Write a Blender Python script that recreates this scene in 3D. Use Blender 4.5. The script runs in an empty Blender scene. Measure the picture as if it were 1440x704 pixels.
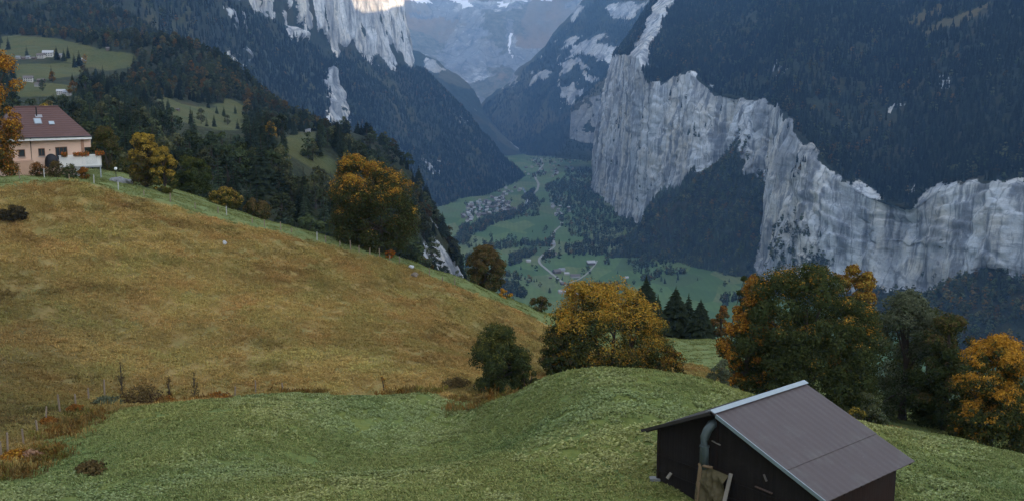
SKY_SAT, EXPOSURE, HAZE, HAZE_COL = .26, 2.33, .000066, (.25, .53, 1.0)
BARN = (.87982875, 5.8470127, 4.06059296, 2.21469334, 1.93322681, 6.9456648)
import bpy, math, random
import numpy as np
from mathutils import Vector, Matrix
random.seed(7); RNG = np.random.default_rng(7)
S = bpy.context.scene
COL = S.collection
R = math.radians

# ------------------------------------------------------------------ camera geometry (photo pixel -> ray)
F = 1400.0; PIT = R(9.5); CP, SP = math.cos(PIT), math.sin(PIT)
def P3(px, py, Y):
    """point at forward distance Y seen at photo pixel px, py"""
    x = (px-720)/F; u = (352-py)/F
    d = np.array([x, CP+u*SP, u*CP-SP]); return d*(Y/d[1])
def P3a(a):
    a = np.asarray(a, float); return np.array([P3(*r) for r in a.reshape(-1, 3)]).reshape(a.shape)
def proj(V):
    V = np.asarray(V, float); fw = V[..., 1]*CP-V[..., 2]*SP; up = V[..., 1]*SP+V[..., 2]*CP
    fw = np.where(fw < .1, .1, fw)
    return np.stack([720+F*V[..., 0]/fw, 352-F*up/fw], -1)
def inpoly(p, poly):
    p = np.asarray(p); poly = np.asarray(poly, float); c = np.zeros(p.shape[:-1], bool)
    x, y = p[..., 0], p[..., 1]; j = len(poly)-1
    for i in range(len(poly)):
        xi, yi = poly[i]; xj, yj = poly[j]
        with np.errstate(all='ignore'):
            t = ((yi > y) != (yj > y)) & (x < (xj-xi)*(y-yi)/((yj-yi) if yj != yi else 1e-9)+xi)
        c ^= t; j = i
    return c

# ------------------------------------------------------------------ noise
def _h(ix, iy, iz, s):
    h = (ix.astype(np.int64)*374761393+iy.astype(np.int64)*668265263+iz.astype(np.int64)*2147483647+s*1274126177) & 0xffffffff
    h = ((h ^ (h >> 13))*1274126177) & 0xffffffff
    h = ((h ^ (h >> 16))*2246822519) & 0xffffffff
    return ((h ^ (h >> 15)) & 0xffffff)/float(0xffffff)*2-1
def vnoise(p, s=0):
    i = np.floor(p); f = p-i; f = f*f*f*(f*(f*6-15)+10); i = i.astype(np.int64)
    x, y, z = i[..., 0], i[..., 1], i[..., 2]; r = 0
    for a in (0, 1):
        for b in (0, 1):
            for c in (0, 1):
                w = (f[..., 0] if a else 1-f[..., 0])*(f[..., 1] if b else 1-f[..., 1])*(f[..., 2] if c else 1-f[..., 2])
                r = r+w*_h(x+a, y+b, z+c, s)
    return r
def fbm(p, sc, octv=4, s=0, gain=.5):
    p = np.asarray(p, float)/np.asarray(sc, float); a, r, n = 1, 0, 0
    for o in range(octv):
        r = r+a*vnoise(p*2**o+o*17.3, s+o); n += a; a *= gain
    return r/n*1.6
def sm(a, b, x):
    t = np.clip((x-a)/(b-a), 0, 1); return t*t*(3-2*t)

# ------------------------------------------------------------------ mesh helpers
def mesh(name, V, Fc, mats=(), col=None, smooth=False, midx=None, colname='tint'):
    """V (n,3); Fc (m,k) array of k-gons or a list of such arrays"""
    me = bpy.data.meshes.new(name); V = np.asarray(V, np.float32)
    Fs = Fc if isinstance(Fc, list) else [Fc]
    Fs = [np.asarray(f, np.int32) for f in Fs if len(f)]
    tot = np.concatenate([np.full(len(f), f.shape[1], np.int32) for f in Fs]); lv = np.concatenate([f.ravel() for f in Fs])
    me.vertices.add(len(V)); me.vertices.foreach_set('co', V.ravel())
    me.loops.add(len(lv)); me.loops.foreach_set('vertex_index', lv)
    me.polygons.add(len(tot)); st = np.concatenate([[0], np.cumsum(tot)[:-1]]).astype(np.int32)
    me.polygons.foreach_set('loop_start', st); me.polygons.foreach_set('loop_total', tot)
    if midx is not None: me.polygons.foreach_set('material_index', np.asarray(midx, np.int32))
    me.update(calc_edges=True)
    me.polygons.foreach_set('use_smooth', np.full(len(tot), smooth))
    for m in mats: me.materials.append(m)
    if col is not None:
        for nm, c in (col.items() if isinstance(col, dict) else [(colname, col)]):
            c = np.asarray(c, np.float32)
            if c.ndim == 1:
                a = me.attributes.new(nm, 'FLOAT', 'POINT'); a.data.foreach_set('value', c)
            else:
                a = me.attributes.new(nm, 'FLOAT_COLOR', 'POINT')
                if c.shape[1] == 3: c = np.concatenate([c, np.ones((len(c), 1), np.float32)], 1)
                a.data.foreach_set('color', c.ravel())
    return me
def link(name, data, parent=None, loc=None, rz=0, label=None, cat=None, group=None, kind=None):
    o = bpy.data.objects.new(name, data); COL.objects.link(o)
    if parent is not None: o.parent = parent
    if loc is not None: o.location = [float(v) for v in loc]
    o.rotation_euler[2] = rz
    if label: o['label'] = label
    if cat: o['category'] = cat
    if group: o['group'] = group
    if kind: o['kind'] = kind
    return o
def thing(name, label, cat, loc=(0, 0, 0), rz=0, group=None): return link(name, None, None, loc, rz, label, cat, group)
def gridfaces(nu, nv):
    i = np.arange(nu*nv).reshape(nu, nv)
    return np.stack([i[:-1, :-1], i[1:, :-1], i[1:, 1:], i[:-1, 1:]], -1).reshape(-1, 4)
class MB:
    """collects simple solids into one mesh"""
    def __init__(s): s.V, s.F, s.n, s.M = [], {}, 0, {}
    def add(s, V, faces, m=0):
        V = np.asarray(V, float); s.V.append(V)
        for f in faces:
            f = [int(k)+s.n for k in f]; s.F.setdefault((len(f)), []).append(f); s.M.setdefault(len(f), []).append(m)
        s.n += len(V); return s
    def box(s, c, d, M=None, m=0):
        V = np.array([[x, y, z] for x in (-.5, .5) for y in (-.5, .5) for z in (-.5, .5)])*np.array(d)
        if M is not None: V = V@np.asarray(M).T
        return s.add(V+np.array(c), [(0, 1, 3, 2), (4, 6, 7, 5), (0, 4, 5, 1), (2, 3, 7, 6), (0, 2, 6, 4), (1, 5, 7, 3)], m)
    def bar(s, a, b, w, h=None, m=0):
        a, b = np.array(a, float), np.array(b, float); d = b-a; L = np.linalg.norm(d); d = d/L
        u = np.cross(d, [0, 0, 1.]); u = u/np.linalg.norm(u) if np.linalg.norm(u) > 1e-4 else np.array([1., 0, 0]); v = np.cross(u, d)
        return s.box((a+b)/2, (L, w, h or w), np.stack([d, u, v], 1), m)
    def tube(s, pts, rad, n=8, m=0, cap=True):
        pts = np.asarray(pts, float); k = len(pts); rad = np.broadcast_to(rad, (k,)); V = []
        T = np.gradient(pts, axis=0); ref = np.array([0, 0, 1.]) if abs(T[0][2]) < .8*np.linalg.norm(T[0]) else np.array([1., 0, 0])
        for i in range(k):
            t = T[i]/(np.linalg.norm(T[i])+1e-9); u = np.cross(t, ref); u /= np.linalg.norm(u)+1e-9; v = np.cross(t, u)
            for j in range(n):
                a = 2*math.pi*j/n; V.append(pts[i]+rad[i]*(u*math.cos(a)+v*math.sin(a)))
        fs = [(i*n+j, i*n+(j+1) % n, (i+1)*n+(j+1) % n, (i+1)*n+j) for i in range(k-1) for j in range(n)]
        if cap: fs += [tuple(range(n))[::-1], tuple(range((k-1)*n, k*n))]
        return s.add(V, fs, m)
    def prism(s, poly, z0, z1, m=0):
        n = len(poly); V = [(x, y, z0) for x, y in poly]+[(x, y, z1) for x, y in poly]
        return s.add(V, [tuple(range(n))[::-1], tuple(range(n, 2*n))]+[(i, (i+1) % n, n+(i+1) % n, n+i) for i in range(n)], m)
    def slab(s, quad, t, m=0):
        """a quad given thickness t along its normal (downwards)"""
        q = np.asarray(quad, float); nn = np.cross(q[1]-q[0], q[-1]-q[0]); nn /= np.linalg.norm(nn); n = len(q)
        V = np.concatenate([q, q-nn*t])
        return s.add(V, [tuple(range(n)), tuple(range(n, 2*n))[::-1]]+[((i+1) % n, i, n+i, n+(i+1) % n) for i in range(n)], m)
    def me(s, name, mats, smooth=False):
        ks = sorted(s.F); return mesh(name, np.concatenate(s.V), [np.array(s.F[k]) for k in ks], mats, smooth=smooth, midx=np.concatenate([s.M[k] for k in ks]))
    def build(s, name, mats, parent=None, smooth=False, **kw):
        return link(name, s.me(name, mats if isinstance(mats, (list, tuple)) else [mats], smooth), parent, **kw)

# ------------------------------------------------------------------ materials
def mat(name):
    m = bpy.data.materials.new(name); m.use_nodes = True; nt = m.node_tree; nt.nodes.clear()
    o = nt.nodes.new('ShaderNodeOutputMaterial'); return m, nt, o
class N:
    """tiny node builder"""
    def __init__(s, nt): s.nt = nt
    def node(s, t, ins=None, **kw):
        n = s.nt.nodes.new(t)
        for k, v in kw.items(): setattr(n, k, v)
        for k, v in (ins or {}).items():
            if hasattr(v, 'is_output'): s.nt.links.new(v, n.inputs[k])
            else: n.inputs[k].default_value = v
        return n
    def pos(s): return s.node('ShaderNodeNewGeometry').outputs['Position']
    def obj(s): return s.node('ShaderNodeTexCoord').outputs['Object']
    def scale(s, v, sc): return s.node('ShaderNodeMapping', {'Vector': v, 'Scale': sc}).outputs[0]
    def noise(s, v, sc, det=4, rough=.55, dist=0): return s.node('ShaderNodeTexNoise', {'Vector': v, 'Scale': sc, 'Detail': det, 'Roughness': rough, 'Distortion': dist}).outputs['Fac']
    def ramp(s, f, stops):
        n = s.node('ShaderNodeValToRGB', {'Fac': f}); e = n.color_ramp.elements
        while len(e) < len(stops): e.new(.5)
        for k, (p, c) in zip(e, stops): k.position = p; k.color = (c if isinstance(c, (tuple, list)) else (c, c, c))[:3]+(1,) if isinstance(c, tuple) else (c, c, c, 1)
        return n.outputs[0]
    def mix(s, f, a, b, bt='MIX'):
        n = s.node('ShaderNodeMix', data_type='RGBA', blend_type=bt)
        for k, v in ((0, f), (6, a), (7, b)):
            if hasattr(v, 'is_output'): s.nt.links.new(v, n.inputs[k])
            elif k == 0: n.inputs[0].default_value = v
            else: n.inputs[k].default_value = tuple(v[:3])+(1,)
        return n.outputs[2]
    def math(s, op, a, b=0.0, clamp=False):
        n = s.node('ShaderNodeMath', operation=op, use_clamp=clamp)
        for k, v in ((0, a), (1, b)):
            if hasattr(v, 'is_output'): s.nt.links.new(v, n.inputs[k])
            else: n.inputs[k].default_value = v
        return n.outputs[0]
    def attr(s, nm, t='GEOMETRY'): return s.node('ShaderNodeAttribute', attribute_name=nm, attribute_type=t)
    def bump(s, h, d=1., st=1.): return s.node('ShaderNodeBump', {'Height': h, 'Distance': d, 'Strength': st}).outputs[0]
    def out(s, o, col, rough=.9, nrm=None, spec=.2, metal=0):
        ins = {'Base Color': col if hasattr(col, 'is_output') else tuple(col)+(1,), 'Roughness': rough, 'Specular IOR Level': spec, 'Metallic': metal}
        if nrm is not None: ins['Normal'] = nrm
        b = s.node('ShaderNodeBsdfPrincipled', ins); s.nt.links.new(b.outputs[0], o.inputs[0]); return b
def plain(name, col, rough=.8, var=.25, sc=3., spec=.3, metal=0, bump=0):
    m, nt, o = mat(name); n = N(nt); p = n.obj(); f = n.noise(p, sc, 5)
    c = n.mix(f, [v*(1-var) for v in col], [min(1, v*(1+var)) for v in col])
    n.out(o, c, rough, n.bump(f, bump) if bump else None, spec, metal); return m
def leafmat(name, source):
    """leaf: colour from the mesh tint times a per tree tint (object colour or instancer attribute)"""
    m, nt, o = mat(name); n = N(nt); c = n.attr('tint').outputs['Color']
    if source == 'object': c = n.mix(1., c, n.node('ShaderNodeObjectInfo').outputs['Color'], 'MULTIPLY')
    elif source == 'instancer': c = n.mix(1., c, n.attr('itint', 'INSTANCER').outputs['Color'], 'MULTIPLY')
    d = n.node('ShaderNodeBsdfDiffuse', {'Color': c}); t = n.node('ShaderNodeBsdfTranslucent', {'Color': c})
    x = n.node('ShaderNodeMixShader', {0: .3, 1: d.outputs[0], 2: t.outputs[0]}); nt.links.new(x.outputs[0], o.inputs[0]); return m
LEAF = leafmat('leaf', None); LEAF_O = leafmat('leaf_by_tree', 'object'); LEAF_I = leafmat('leaf_by_wood', 'instancer')
BARK = plain('bark', (.06, .048, .038), .95, .4, 6, .1, 0, .05)

# ------------------------------------------------------------------ instanced stuff
PROTO = {}
def protos(key, meshes):
    c = bpy.data.collections.new(key)
    for i, me in enumerate(meshes):
        o = bpy.data.objects.new('%s_%02d' % (key, i), me); c.objects.link(o)
    PROTO[key] = (c, len(meshes)); return c
def scatter(name, key, pts, rot, scl, tint, label, cat, idx=None):
    coll, k = PROTO[key]; n = len(pts)
    me = bpy.data.meshes.new(name); me.vertices.add(n); me.vertices.foreach_set('co', np.asarray(pts, np.float32).ravel())
    def at(nm, ty, f, v): me.attributes.new(nm, ty, 'POINT').data.foreach_set(f, np.ascontiguousarray(v).ravel())
    at('rot', 'FLOAT_VECTOR', 'vector', np.asarray(rot, np.float32)); at('scl', 'FLOAT_VECTOR', 'vector', np.asarray(scl, np.float32))
    at('itint', 'FLOAT_COLOR', 'color', np.concatenate([np.asarray(tint, np.float32), np.ones((n, 1), np.float32)], 1))
    at('pick', 'INT', 'value', np.asarray(RNG.integers(0, k, n) if idx is None else idx, np.int32))
    o = link(name, me, label=label, cat=cat, kind='stuff')
    g = bpy.data.node_groups.new(name+'_nodes', 'GeometryNodeTree')
    g.interface.new_socket('Geometry', in_out='INPUT', socket_type='NodeSocketGeometry'); g.interface.new_socket('Geometry', in_out='OUTPUT', socket_type='NodeSocketGeometry')
    nd = g.nodes.new; gi, go = nd('NodeGroupInput'), nd('NodeGroupOutput')
    ci = nd('GeometryNodeCollectionInfo'); ci.inputs['Collection'].default_value = coll; ci.inputs['Separate Children'].default_value = True; ci.inputs['Reset Children'].default_value = True
    iop = nd('GeometryNodeInstanceOnPoints'); iop.inputs['Pick Instance'].default_value = True
    def na(nm, t): q = nd('GeometryNodeInputNamedAttribute'); q.data_type = t; q.inputs['Name'].default_value = nm; return q.outputs['Attribute']
    er = nd('FunctionNodeEulerToRotation'); L = g.links.new
    L(gi.outputs[0], iop.inputs['Points']); L(ci.outputs[0], iop.inputs['Instance']); L(na('pick', 'INT'), iop.inputs['Instance Index'])
    L(na('rot', 'FLOAT_VECTOR'), er.inputs[0]); L(er.outputs[0], iop.inputs['Rotation']); L(na('scl', 'FLOAT_VECTOR'), iop.inputs['Scale']); L(iop.outputs[0], go.inputs[0])
    md = o.modifiers.new('scatter', 'NODES'); md.node_group = g
    return o
def sample(V, Fq, w, n):
    """n random points on quads, weighted by area and w (per vertex)"""
    a, b, c, d = (V[Fq[:, i]] for i in range(4))
    ar = np.linalg.norm(np.cross(c-a, d-b), axis=1)/2*np.clip(w[Fq].mean(1), 0, None); ar = ar/ar.sum()
    f = RNG.choice(len(Fq), n, p=ar); s, t = RNG.random((n, 1)), RNG.random((n, 1))
    return (a[f]*(1-s)+b[f]*s)*(1-t)+(d[f]*(1-s)+c[f]*s)*t
# ================================================================== TERRAIN
class TPS:
    def __init__(s, P, lam=0.):
        P = np.asarray(P, float); s.sc = np.abs(P[:, :2]).max(); s.X = P[:, :2]/s.sc; n = len(P)
        K = s.k(s.X, s.X)+lam*np.eye(n); Q = np.c_[np.ones(n), s.X]
        A = np.block([[K, Q], [Q.T, np.zeros((3, 3))]]); s.w = np.linalg.solve(A, np.r_[P[:, 2], 0, 0, 0])
    def k(s, a, b):
        r2 = ((a[:, None]-b[None])**2).sum(-1)+1e-12; return .5*r2*np.log(r2)
    def __call__(s, x, y):
        x, y = np.broadcast_arrays(np.asarray(x, float), np.asarray(y, float)); q = np.stack([x.ravel(), y.ravel()], 1)/s.sc; o = []
        for i in range(0, len(q), 20000):
            c = q[i:i+20000]; o.append(s.k(c, s.X)@s.w[:-3]+np.c_[np.ones(len(c)), c]@s.w[-3:])
        return np.concatenate(o).reshape(x.shape)
def march(zf, px, py, Ys):
    Q = np.array([P3(px, py, Y) for Y in Ys]); d = Q[:, 2]-zf(Q[:, 0], Q[:, 1]); k = np.argmax(d < 0)
    if d[k] >= 0 or k == 0: return None
    t = d[k-1]/(d[k-1]-d[k]); return Q[k-1]*(1-t)+Q[k]*t

# ------------------------------------------------------------------ near hillside: meadow mound, gully, dry slope, house knoll
near_px = [
 # front row
 (-250, 800, 30), (100, 790, 31), (420, 780, 32), (720, 775, 33), (1000, 770, 33), (1300, 770, 33), (1700, 780, 32),
 # frame bottom
 (-100, 715, 40), (150, 704, 42), (400, 704, 42), (650, 704, 41), (830, 690, 43.5), (928, 676, 44.8), (1262, 706, 42.5), (1500, 700, 45),
 # mid meadow
 (80, 655, 50), (250, 620, 55.5), (400, 600, 57.5), (300, 660, 48), (450, 650, 54.2), (560, 624, 60.5), (640, 604, 64.2), (560, 664, 47.5), (700, 636, 51.5), (735, 592, 57.8), (800, 575, 53.6), (880, 580, 51.4), (960, 570, 54),
 # meadow rear edge
 (60, 620, 57), (170, 577, 65), (300, 561, 68.5), (450, 553, 70), (600, 552, 70), (688, 572, 64.5),
 # mound crest
 (770, 534, 60.5), (860, 519, 62), (940, 526, 61.5), (1010, 541, 60), (1085, 562, 58.5), (1240, 603, 55), (1340, 625, 53), (1440, 645, 51.5), (1560, 680, 49),
 # dry slope: foot, middle, crest
 (-60, 600, 61), (60, 565, 68), (170, 555, 73), (300, 547, 77), (450, 540, 79), (600, 540, 80), (700, 556, 78),
 (-80, 480, 78), (40, 480, 81), (200, 480, 86), (360, 470, 89), (520, 470, 93), (650, 490, 97),
 (-80, 380, 90), (40, 380, 94), (200, 380, 99), (360, 390, 104), (520, 410, 108), (640, 440, 110), (730, 480, 108),
 (-80, 285, 103), (0, 268, 108), (95, 261, 112), (180, 278, 115), (300, 312, 116), (420, 338, 118), (560, 378, 119), (640, 407, 119), (700, 432, 118), (765, 470, 116),
 # strip behind the crest, knoll of the house
 (-60, 262, 135), (30, 245, 138), (95, 246, 140), (150, 250, 142), (210, 264, 138), (280, 287, 131), (340, 303, 130), (450, 331, 131), (560, 361, 132), (640, 390, 131), (690, 409, 130), (740, 432, 128), (775, 447, 126),
 (40, 236, 150), (100, 238, 152), (160, 243, 150), (-80, 240, 150),
 # saddle and field right of the wide orange tree
 (860, 520, 96), (760, 520, 100), (930, 515, 105), (975, 503, 118), (1010, 500, 118), (960, 477, 136), (1010, 477, 136),
 (1290, 603, 76), (1330, 617, 74), (1260, 590, 80), (1120, 575, 80),
]
near_abs = [(0, -10, -12), (-80, -10, -12), (80, -10, -12), (-60, 25, -15), (60, 25, -16), (0, 25, -15.5),
 (12, 48, -18.9), (16, 44, -19.0), (14, 38.5, -19.2),
 # hidden lows behind the meadow edge and mound
 (-24, 74, -24.3), (-10, 76, -25.2), (2, 74, -25.4), (8, 76, -26), (20, 72, -25.5), (30, 70, -26), (40, 62, -26.5), (50, 60, -28), (70, 62, -32), (95, 60, -38),
 (60, 90, -37), (80, 110, -48), (50, 120, -40), (110, 140, -66), (28, 95, -31),
 # fall beyond
 (-72, 172, -24), (-45, 172, -28), (-20, 165, -38), (0, 165, -46), (20, 165, -48), (40, 165, -52), (70, 165, -64), (-100, 172, -20),
 (-72, 200, -46), (-30, 200, -60), (10, 200, -74), (50, 200, -84), (100, 200, -98), (-110, 200, -40),
 (-110, 150, -10), (-110, 110, -8), (-110, 70, -16), (-110, 30, -13), (110, 30, -26), (110, 90, -52)]
NEAR = TPS(np.concatenate([P3a(near_px), np.array(near_abs, float)]), 2e-5)
def zN(x, y, fine=True):
    z = NEAR(x, y)
    if fine:
        p = np.stack(np.broadcast_arrays(np.asarray(x, float), np.asarray(y, float), np.zeros(1)), -1)
        z = z+.20*fbm(p, 6., 3, 3)+.08*fbm(p, 1.6, 2, 5)
    return z
YN = np.concatenate([np.arange(22, 200, .6)])
def hitN(px, py, default=None):
    h = march(lambda x, y: zN(x, y), px, py, YN)
    if h is None: return np.array(default) if default is not None else None
    return h
def groundN(x, y): return np.array([x, y, float(zN(np.array([x]), np.array([y]))[0])])

# zones in plan: traced on the ground once
def planpoly(pts, Ydef=None):
    o = []
    for q in pts:
        if len(q) == 3: w = P3(*q)
        else: w = hitN(*q)
        o.append(w[:2] if w is not None else P3(q[0], q[1], 130)[:2])
    return np.array(o)
meadow_edge = np.array([(-40, 30), (-38, 42)]+[tuple(v) for v in planpoly([(20, 672), (48, 655), (62, 622), (105, 597, 61), (170, 576, 65.5), (300, 560, 69), (450, 552, 70.5), (600, 551, 70.5), (690, 571, 66.5)])]
    + [(3, 68), (9, 68), (16, 66), (28, 63), (40, 58), (60, 54), (110, 50), (110, -12), (-40, -12)])
strip_edge = np.array([(-115, 106)]+[tuple(v) for v in P3a([(0, 266, 109), (60, 258, 113), (95, 260, 113), (180, 276, 116), (240, 295, 117), (300, 312, 117.5), (360, 324, 119), (420, 335, 120), (500, 357, 120.5), (560, 374, 121), (600, 388, 121), (640, 402, 121), (700, 424, 121), (735, 436, 121.5), (772, 452, 120)])[:, :2]]
    + [(20, 112), (26, 90), (30, 72), (60, 66), (112, 62), (112, 205), (-115, 205)])
nx, ny = np.arange(-112, 112.1, .55), np.concatenate([np.arange(-10, 30, 1.5), np.arange(30, 150, .5), np.arange(150, 203, 1.)])
GX, GY = np.meshgrid(nx, ny, indexing='ij'); GZ = zN(GX, GY)
NV = np.stack([GX, GY, GZ], -1).reshape(-1, 3)
wob = np.stack([fbm(NV, 6., 3, 21), fbm(NV, 6., 3, 22)], -1)*1.1
q = NV[:, :2]+wob
def soft(poly, q, r=.8):
    return sum(inpoly(q+np.array(o)*r, poly) for o in ((0, 0), (1, 0), (-1, 0), (0, 1), (0, -1), (.7, .7), (-.7, .7), (.7, -.7), (-.7, -.7)))/9.
zone_meadow = soft(meadow_edge, q, .35); zone_strip = soft(strip_edge, NV[:, :2]+wob*.7, .9)*(1-zone_meadow)
def meadow_w(x, y):
    return inpoly(np.stack([x, y], -1), meadow_edge)
def strip_w(x, y):
    return inpoly(np.stack([x, y], -1), strip_edge)

def heath_w(P):
    """darker heathy corner of the dry slope at the lower left"""
    return sm(-16, -42, P[:, 0]+10*fbm(P, 9., 3, 23))*sm(102, 72, P[:, 1]+8*fbm(P, 8., 3, 24))
def mat_near():
    m, nt, o = mat('hillside_grass'); n = N(nt); p = n.pos()
    a, b = n.attr('meadow').outputs['Fac'], n.attr('strip').outputs['Fac']
    n1, n2, n3 = n.noise(p, .09, 5, .6), n.noise(p, .45, 6, .65), n.noise(p, 2.2, 5, .7)
    st = n.noise(n.scale(p, (.10, .5, .5)), 1.2, 5, .65)
    dry = n.mix(n.ramp(n1, [(.36, 0.), (.64, 1.)]), (.235, .15, .05), (.255, .185, .066))
    dry = n.mix(n.ramp(n2, [(.42, 0.), (.68, 1.)]), dry, (.14, .135, .045))
    dry = n.mix(n.ramp(st, [(.52, 0.), (.78, .5)]), dry, (.33, .24, .11))
    dry = n.mix(n.ramp(n3, [(.5, 0.), (.75, .8)]), dry, (.15, .095, .033))
    gre = n.mix(n.ramp(n1, [(.35, 0.), (.65, 1.)]), (.115, .135, .036), (.14, .155, .042))
    gre = n.mix(n.ramp(n2, [(.45, 0.), (.7, 1.)]), gre, (.105, .145, .05))
    gre = n.mix(n.ramp(n3, [(.48, 0.), (.72, .8)]), gre, (.06, .08, .022))
    stp = n.mix(n.ramp(n2, [(.35, 0.), (.65, 1.)]), (.115, .15, .055), (.15, .165, .06))
    c = n.mix(b, dry, stp); c = n.mix(a, c, gre)
    c = n.mix(n.math('MULTIPLY', n.attr('heath').outputs['Fac'], .75), c, (.085, .066, .03))
    h = n.math('ADD', n.math('MULTIPLY', n2, .6), n.math('MULTIPLY', n3, .35))
    n.out(o, c, .95, n.bump(h, .35, .9), .05); return m
M_NEAR = mat_near()
link('hillside_meadow', mesh('hillside_meadow', NV, gridfaces(len(nx), len(ny)), [M_NEAR], {'meadow': zone_meadow, 'strip': zone_strip, 'heath': heath_w(NV)*(1-zone_meadow)}, True), kind='structure')

# skyline of the near ground, to know what it hides
_pq = proj(NV[(NV[:, 1] > 30)]); SKY = np.full(1440, 704.)
_ix = np.clip(_pq[:, 0].astype(int), 0, 1439); _ok = (_pq[:, 0] >= 0) & (_pq[:, 0] < 1440)
np.minimum.at(SKY, _ix[_ok], _pq[_ok, 1])
for _k in range(3): SKY = np.minimum(SKY, np.minimum(np.roll(SKY, 1), np.roll(SKY, -1)))

# ------------------------------------------------------------------ wooded terrace (left) falling to the valley
FLOOR = -450.
terr_px = [(-200, 235, 260), (-200, 200, 350), (-200, 140, 650), (-200, 90, 1150), (-200, 55, 1500),
 (0, 225, 280), (0, 190, 380), (0, 140, 650), (20, 112, 850), (20, 92, 1000), (20, 70, 1200), (20, 52, 1400), (0, 20, 1700),
 (100, 235, 260), (100, 200, 360), (100, 150, 620), (100, 112, 900), (100, 88, 1080), (100, 68, 1300), (100, 40, 1650),
 (200, 255, 250), (200, 225, 340), (200, 180, 550), (200, 140, 760), (200, 105, 1050), (200, 80, 1400),
 (300, 290, 240), (300, 250, 350), (300, 215, 500), (300, 183, 700), (270, 165, 760), (330, 178, 800), (300, 145, 900), (320, 128, 1000), (300, 108, 1250),
 (400, 320, 250), (400, 275, 380), (400, 240, 560), (400, 210, 760), (420, 190, 920), (390, 165, 1200),
 (470, 345, 260), (470, 300, 400), (470, 252, 720), (470, 226, 920), (452, 208, 1080),
 (540, 370, 280), (540, 330, 450), (540, 292, 680), (525, 252, 950), (500, 232, 1080), (545, 258, 1000),
 (600, 405, 300), (600, 370, 480), (600, 325, 680), (585, 292, 860), (568, 272, 950),
 (632, 410, 520), (635, 358, 700), (616, 318, 800), (655, 415, 620), (655, 395, 680)]
terr_abs = [(-250, 150, -2), (-120, 150, -25), (-50, 150, -40), (0, 150, -60), (60, 150, -80), (200, 130, -70), (400, 130, -60), (900, 130, -40),
 (-20, 450, -175), (20, 300, -150), (150, 300, -170), (20, 450, -240), (150, 500, -300), (10, 600, -330), (150, 600, -390), (-20, 760, -300), (40, 760, -420), (200, 800, -455), (20, 900, -455), (-30, 950, -330), (-60, 1050, -300),
 (-20, 1150, -440), (0, 1400, -480), (200, 1200, -490), (-170, 1250, -330), (-120, 1500, -460), (-230, 1350, -300), (-330, 1350, -200), (-320, 1550, -300), (-220, 1800, -470), (400, 300, -170), (400, 700, -400), (500, 1000, -480), (700, 300, -150), (900, 600, -330), (900, 1000, -480), (-400, 1750, -180), (-600, 1800, 60), (-1200, 1800, 420), (-1200, 1000, 300), (-1200, 400, 120), (-600, 200, 30)]
TER = TPS(np.concatenate([P3a(terr_px), np.array(terr_abs, float)]), 1e-5)
def zT(x, y):
    x, y = np.broadcast_arrays(np.asarray(x, float), np.asarray(y, float)); p = np.stack([x, y, 0*x], -1)
    return TER(x, y)+2.2*fbm(p, 45., 4, 9)
tx, ty = np.arange(-1000, 900, 7.), np.arange(165, 1900, 7.)
TX, TY = np.meshgrid(tx, ty, indexing='ij'); TZ = zT(TX, TY)
# keep it under the near ground where both exist
TZ = np.where((TY < 205) & (np.abs(TX) < 116), np.minimum(TZ, NEAR(TX, TY)-1.5), TZ)
TV = np.stack([TX, TY, TZ], -1).reshape(-1, 3)
clear_px = [[(0, 52), (22, 50), (75, 54), (128, 66), (150, 72), (188, 78), (186, 95), (150, 100), (118, 92), (70, 82), (20, 84), (0, 82)],
 [(18, 90), (100, 90), (118, 96), (112, 106), (70, 112), (25, 112)], [(22, 112), (60, 116), (98, 120), (105, 138), (60, 135), (20, 140)],
 [(214, 126), (240, 142), (270, 150), (300, 152), (318, 136), (345, 150), (352, 162), (335, 178), (318, 184), (292, 180), (268, 176), (246, 166), (225, 150)],
 [(398, 196), (412, 186), (440, 186), (446, 196), (432, 208), (452, 216), (480, 224), (482, 238), (455, 240), (428, 236), (410, 220), (396, 210)]]
TPX = proj(TV); t_clear = np.zeros(len(TV))
for c in clear_px: t_clear = np.maximum(t_clear, inpoly(TPX, c)*1.)
vis_far = TV[:, 1] > 300
t_clear *= vis_far
t_clear = t_clear.reshape(TX.shape); t_clear[1:-1, 1:-1] = (t_clear[1:-1, 1:-1]*2+t_clear[:-2, 1:-1]+t_clear[2:, 1:-1]+t_clear[1:-1, :-2]+t_clear[1:-1, 2:])/6
t_clear = t_clear.ravel()
rock_px = [[(607, 326), (620, 322), (626, 345), (622, 360), (612, 352)], [(596, 362), (615, 355), (640, 362), (660, 372), (662, 420), (600, 410)]]
t_rock = np.zeros(len(TV))
for c in rock_px: t_rock = np.maximum(t_rock, inpoly(TPX+np.stack([fbm(TV, 20., 3, 41), fbm(TV, 20., 3, 42)], -1)*12, c)*1.)
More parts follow.
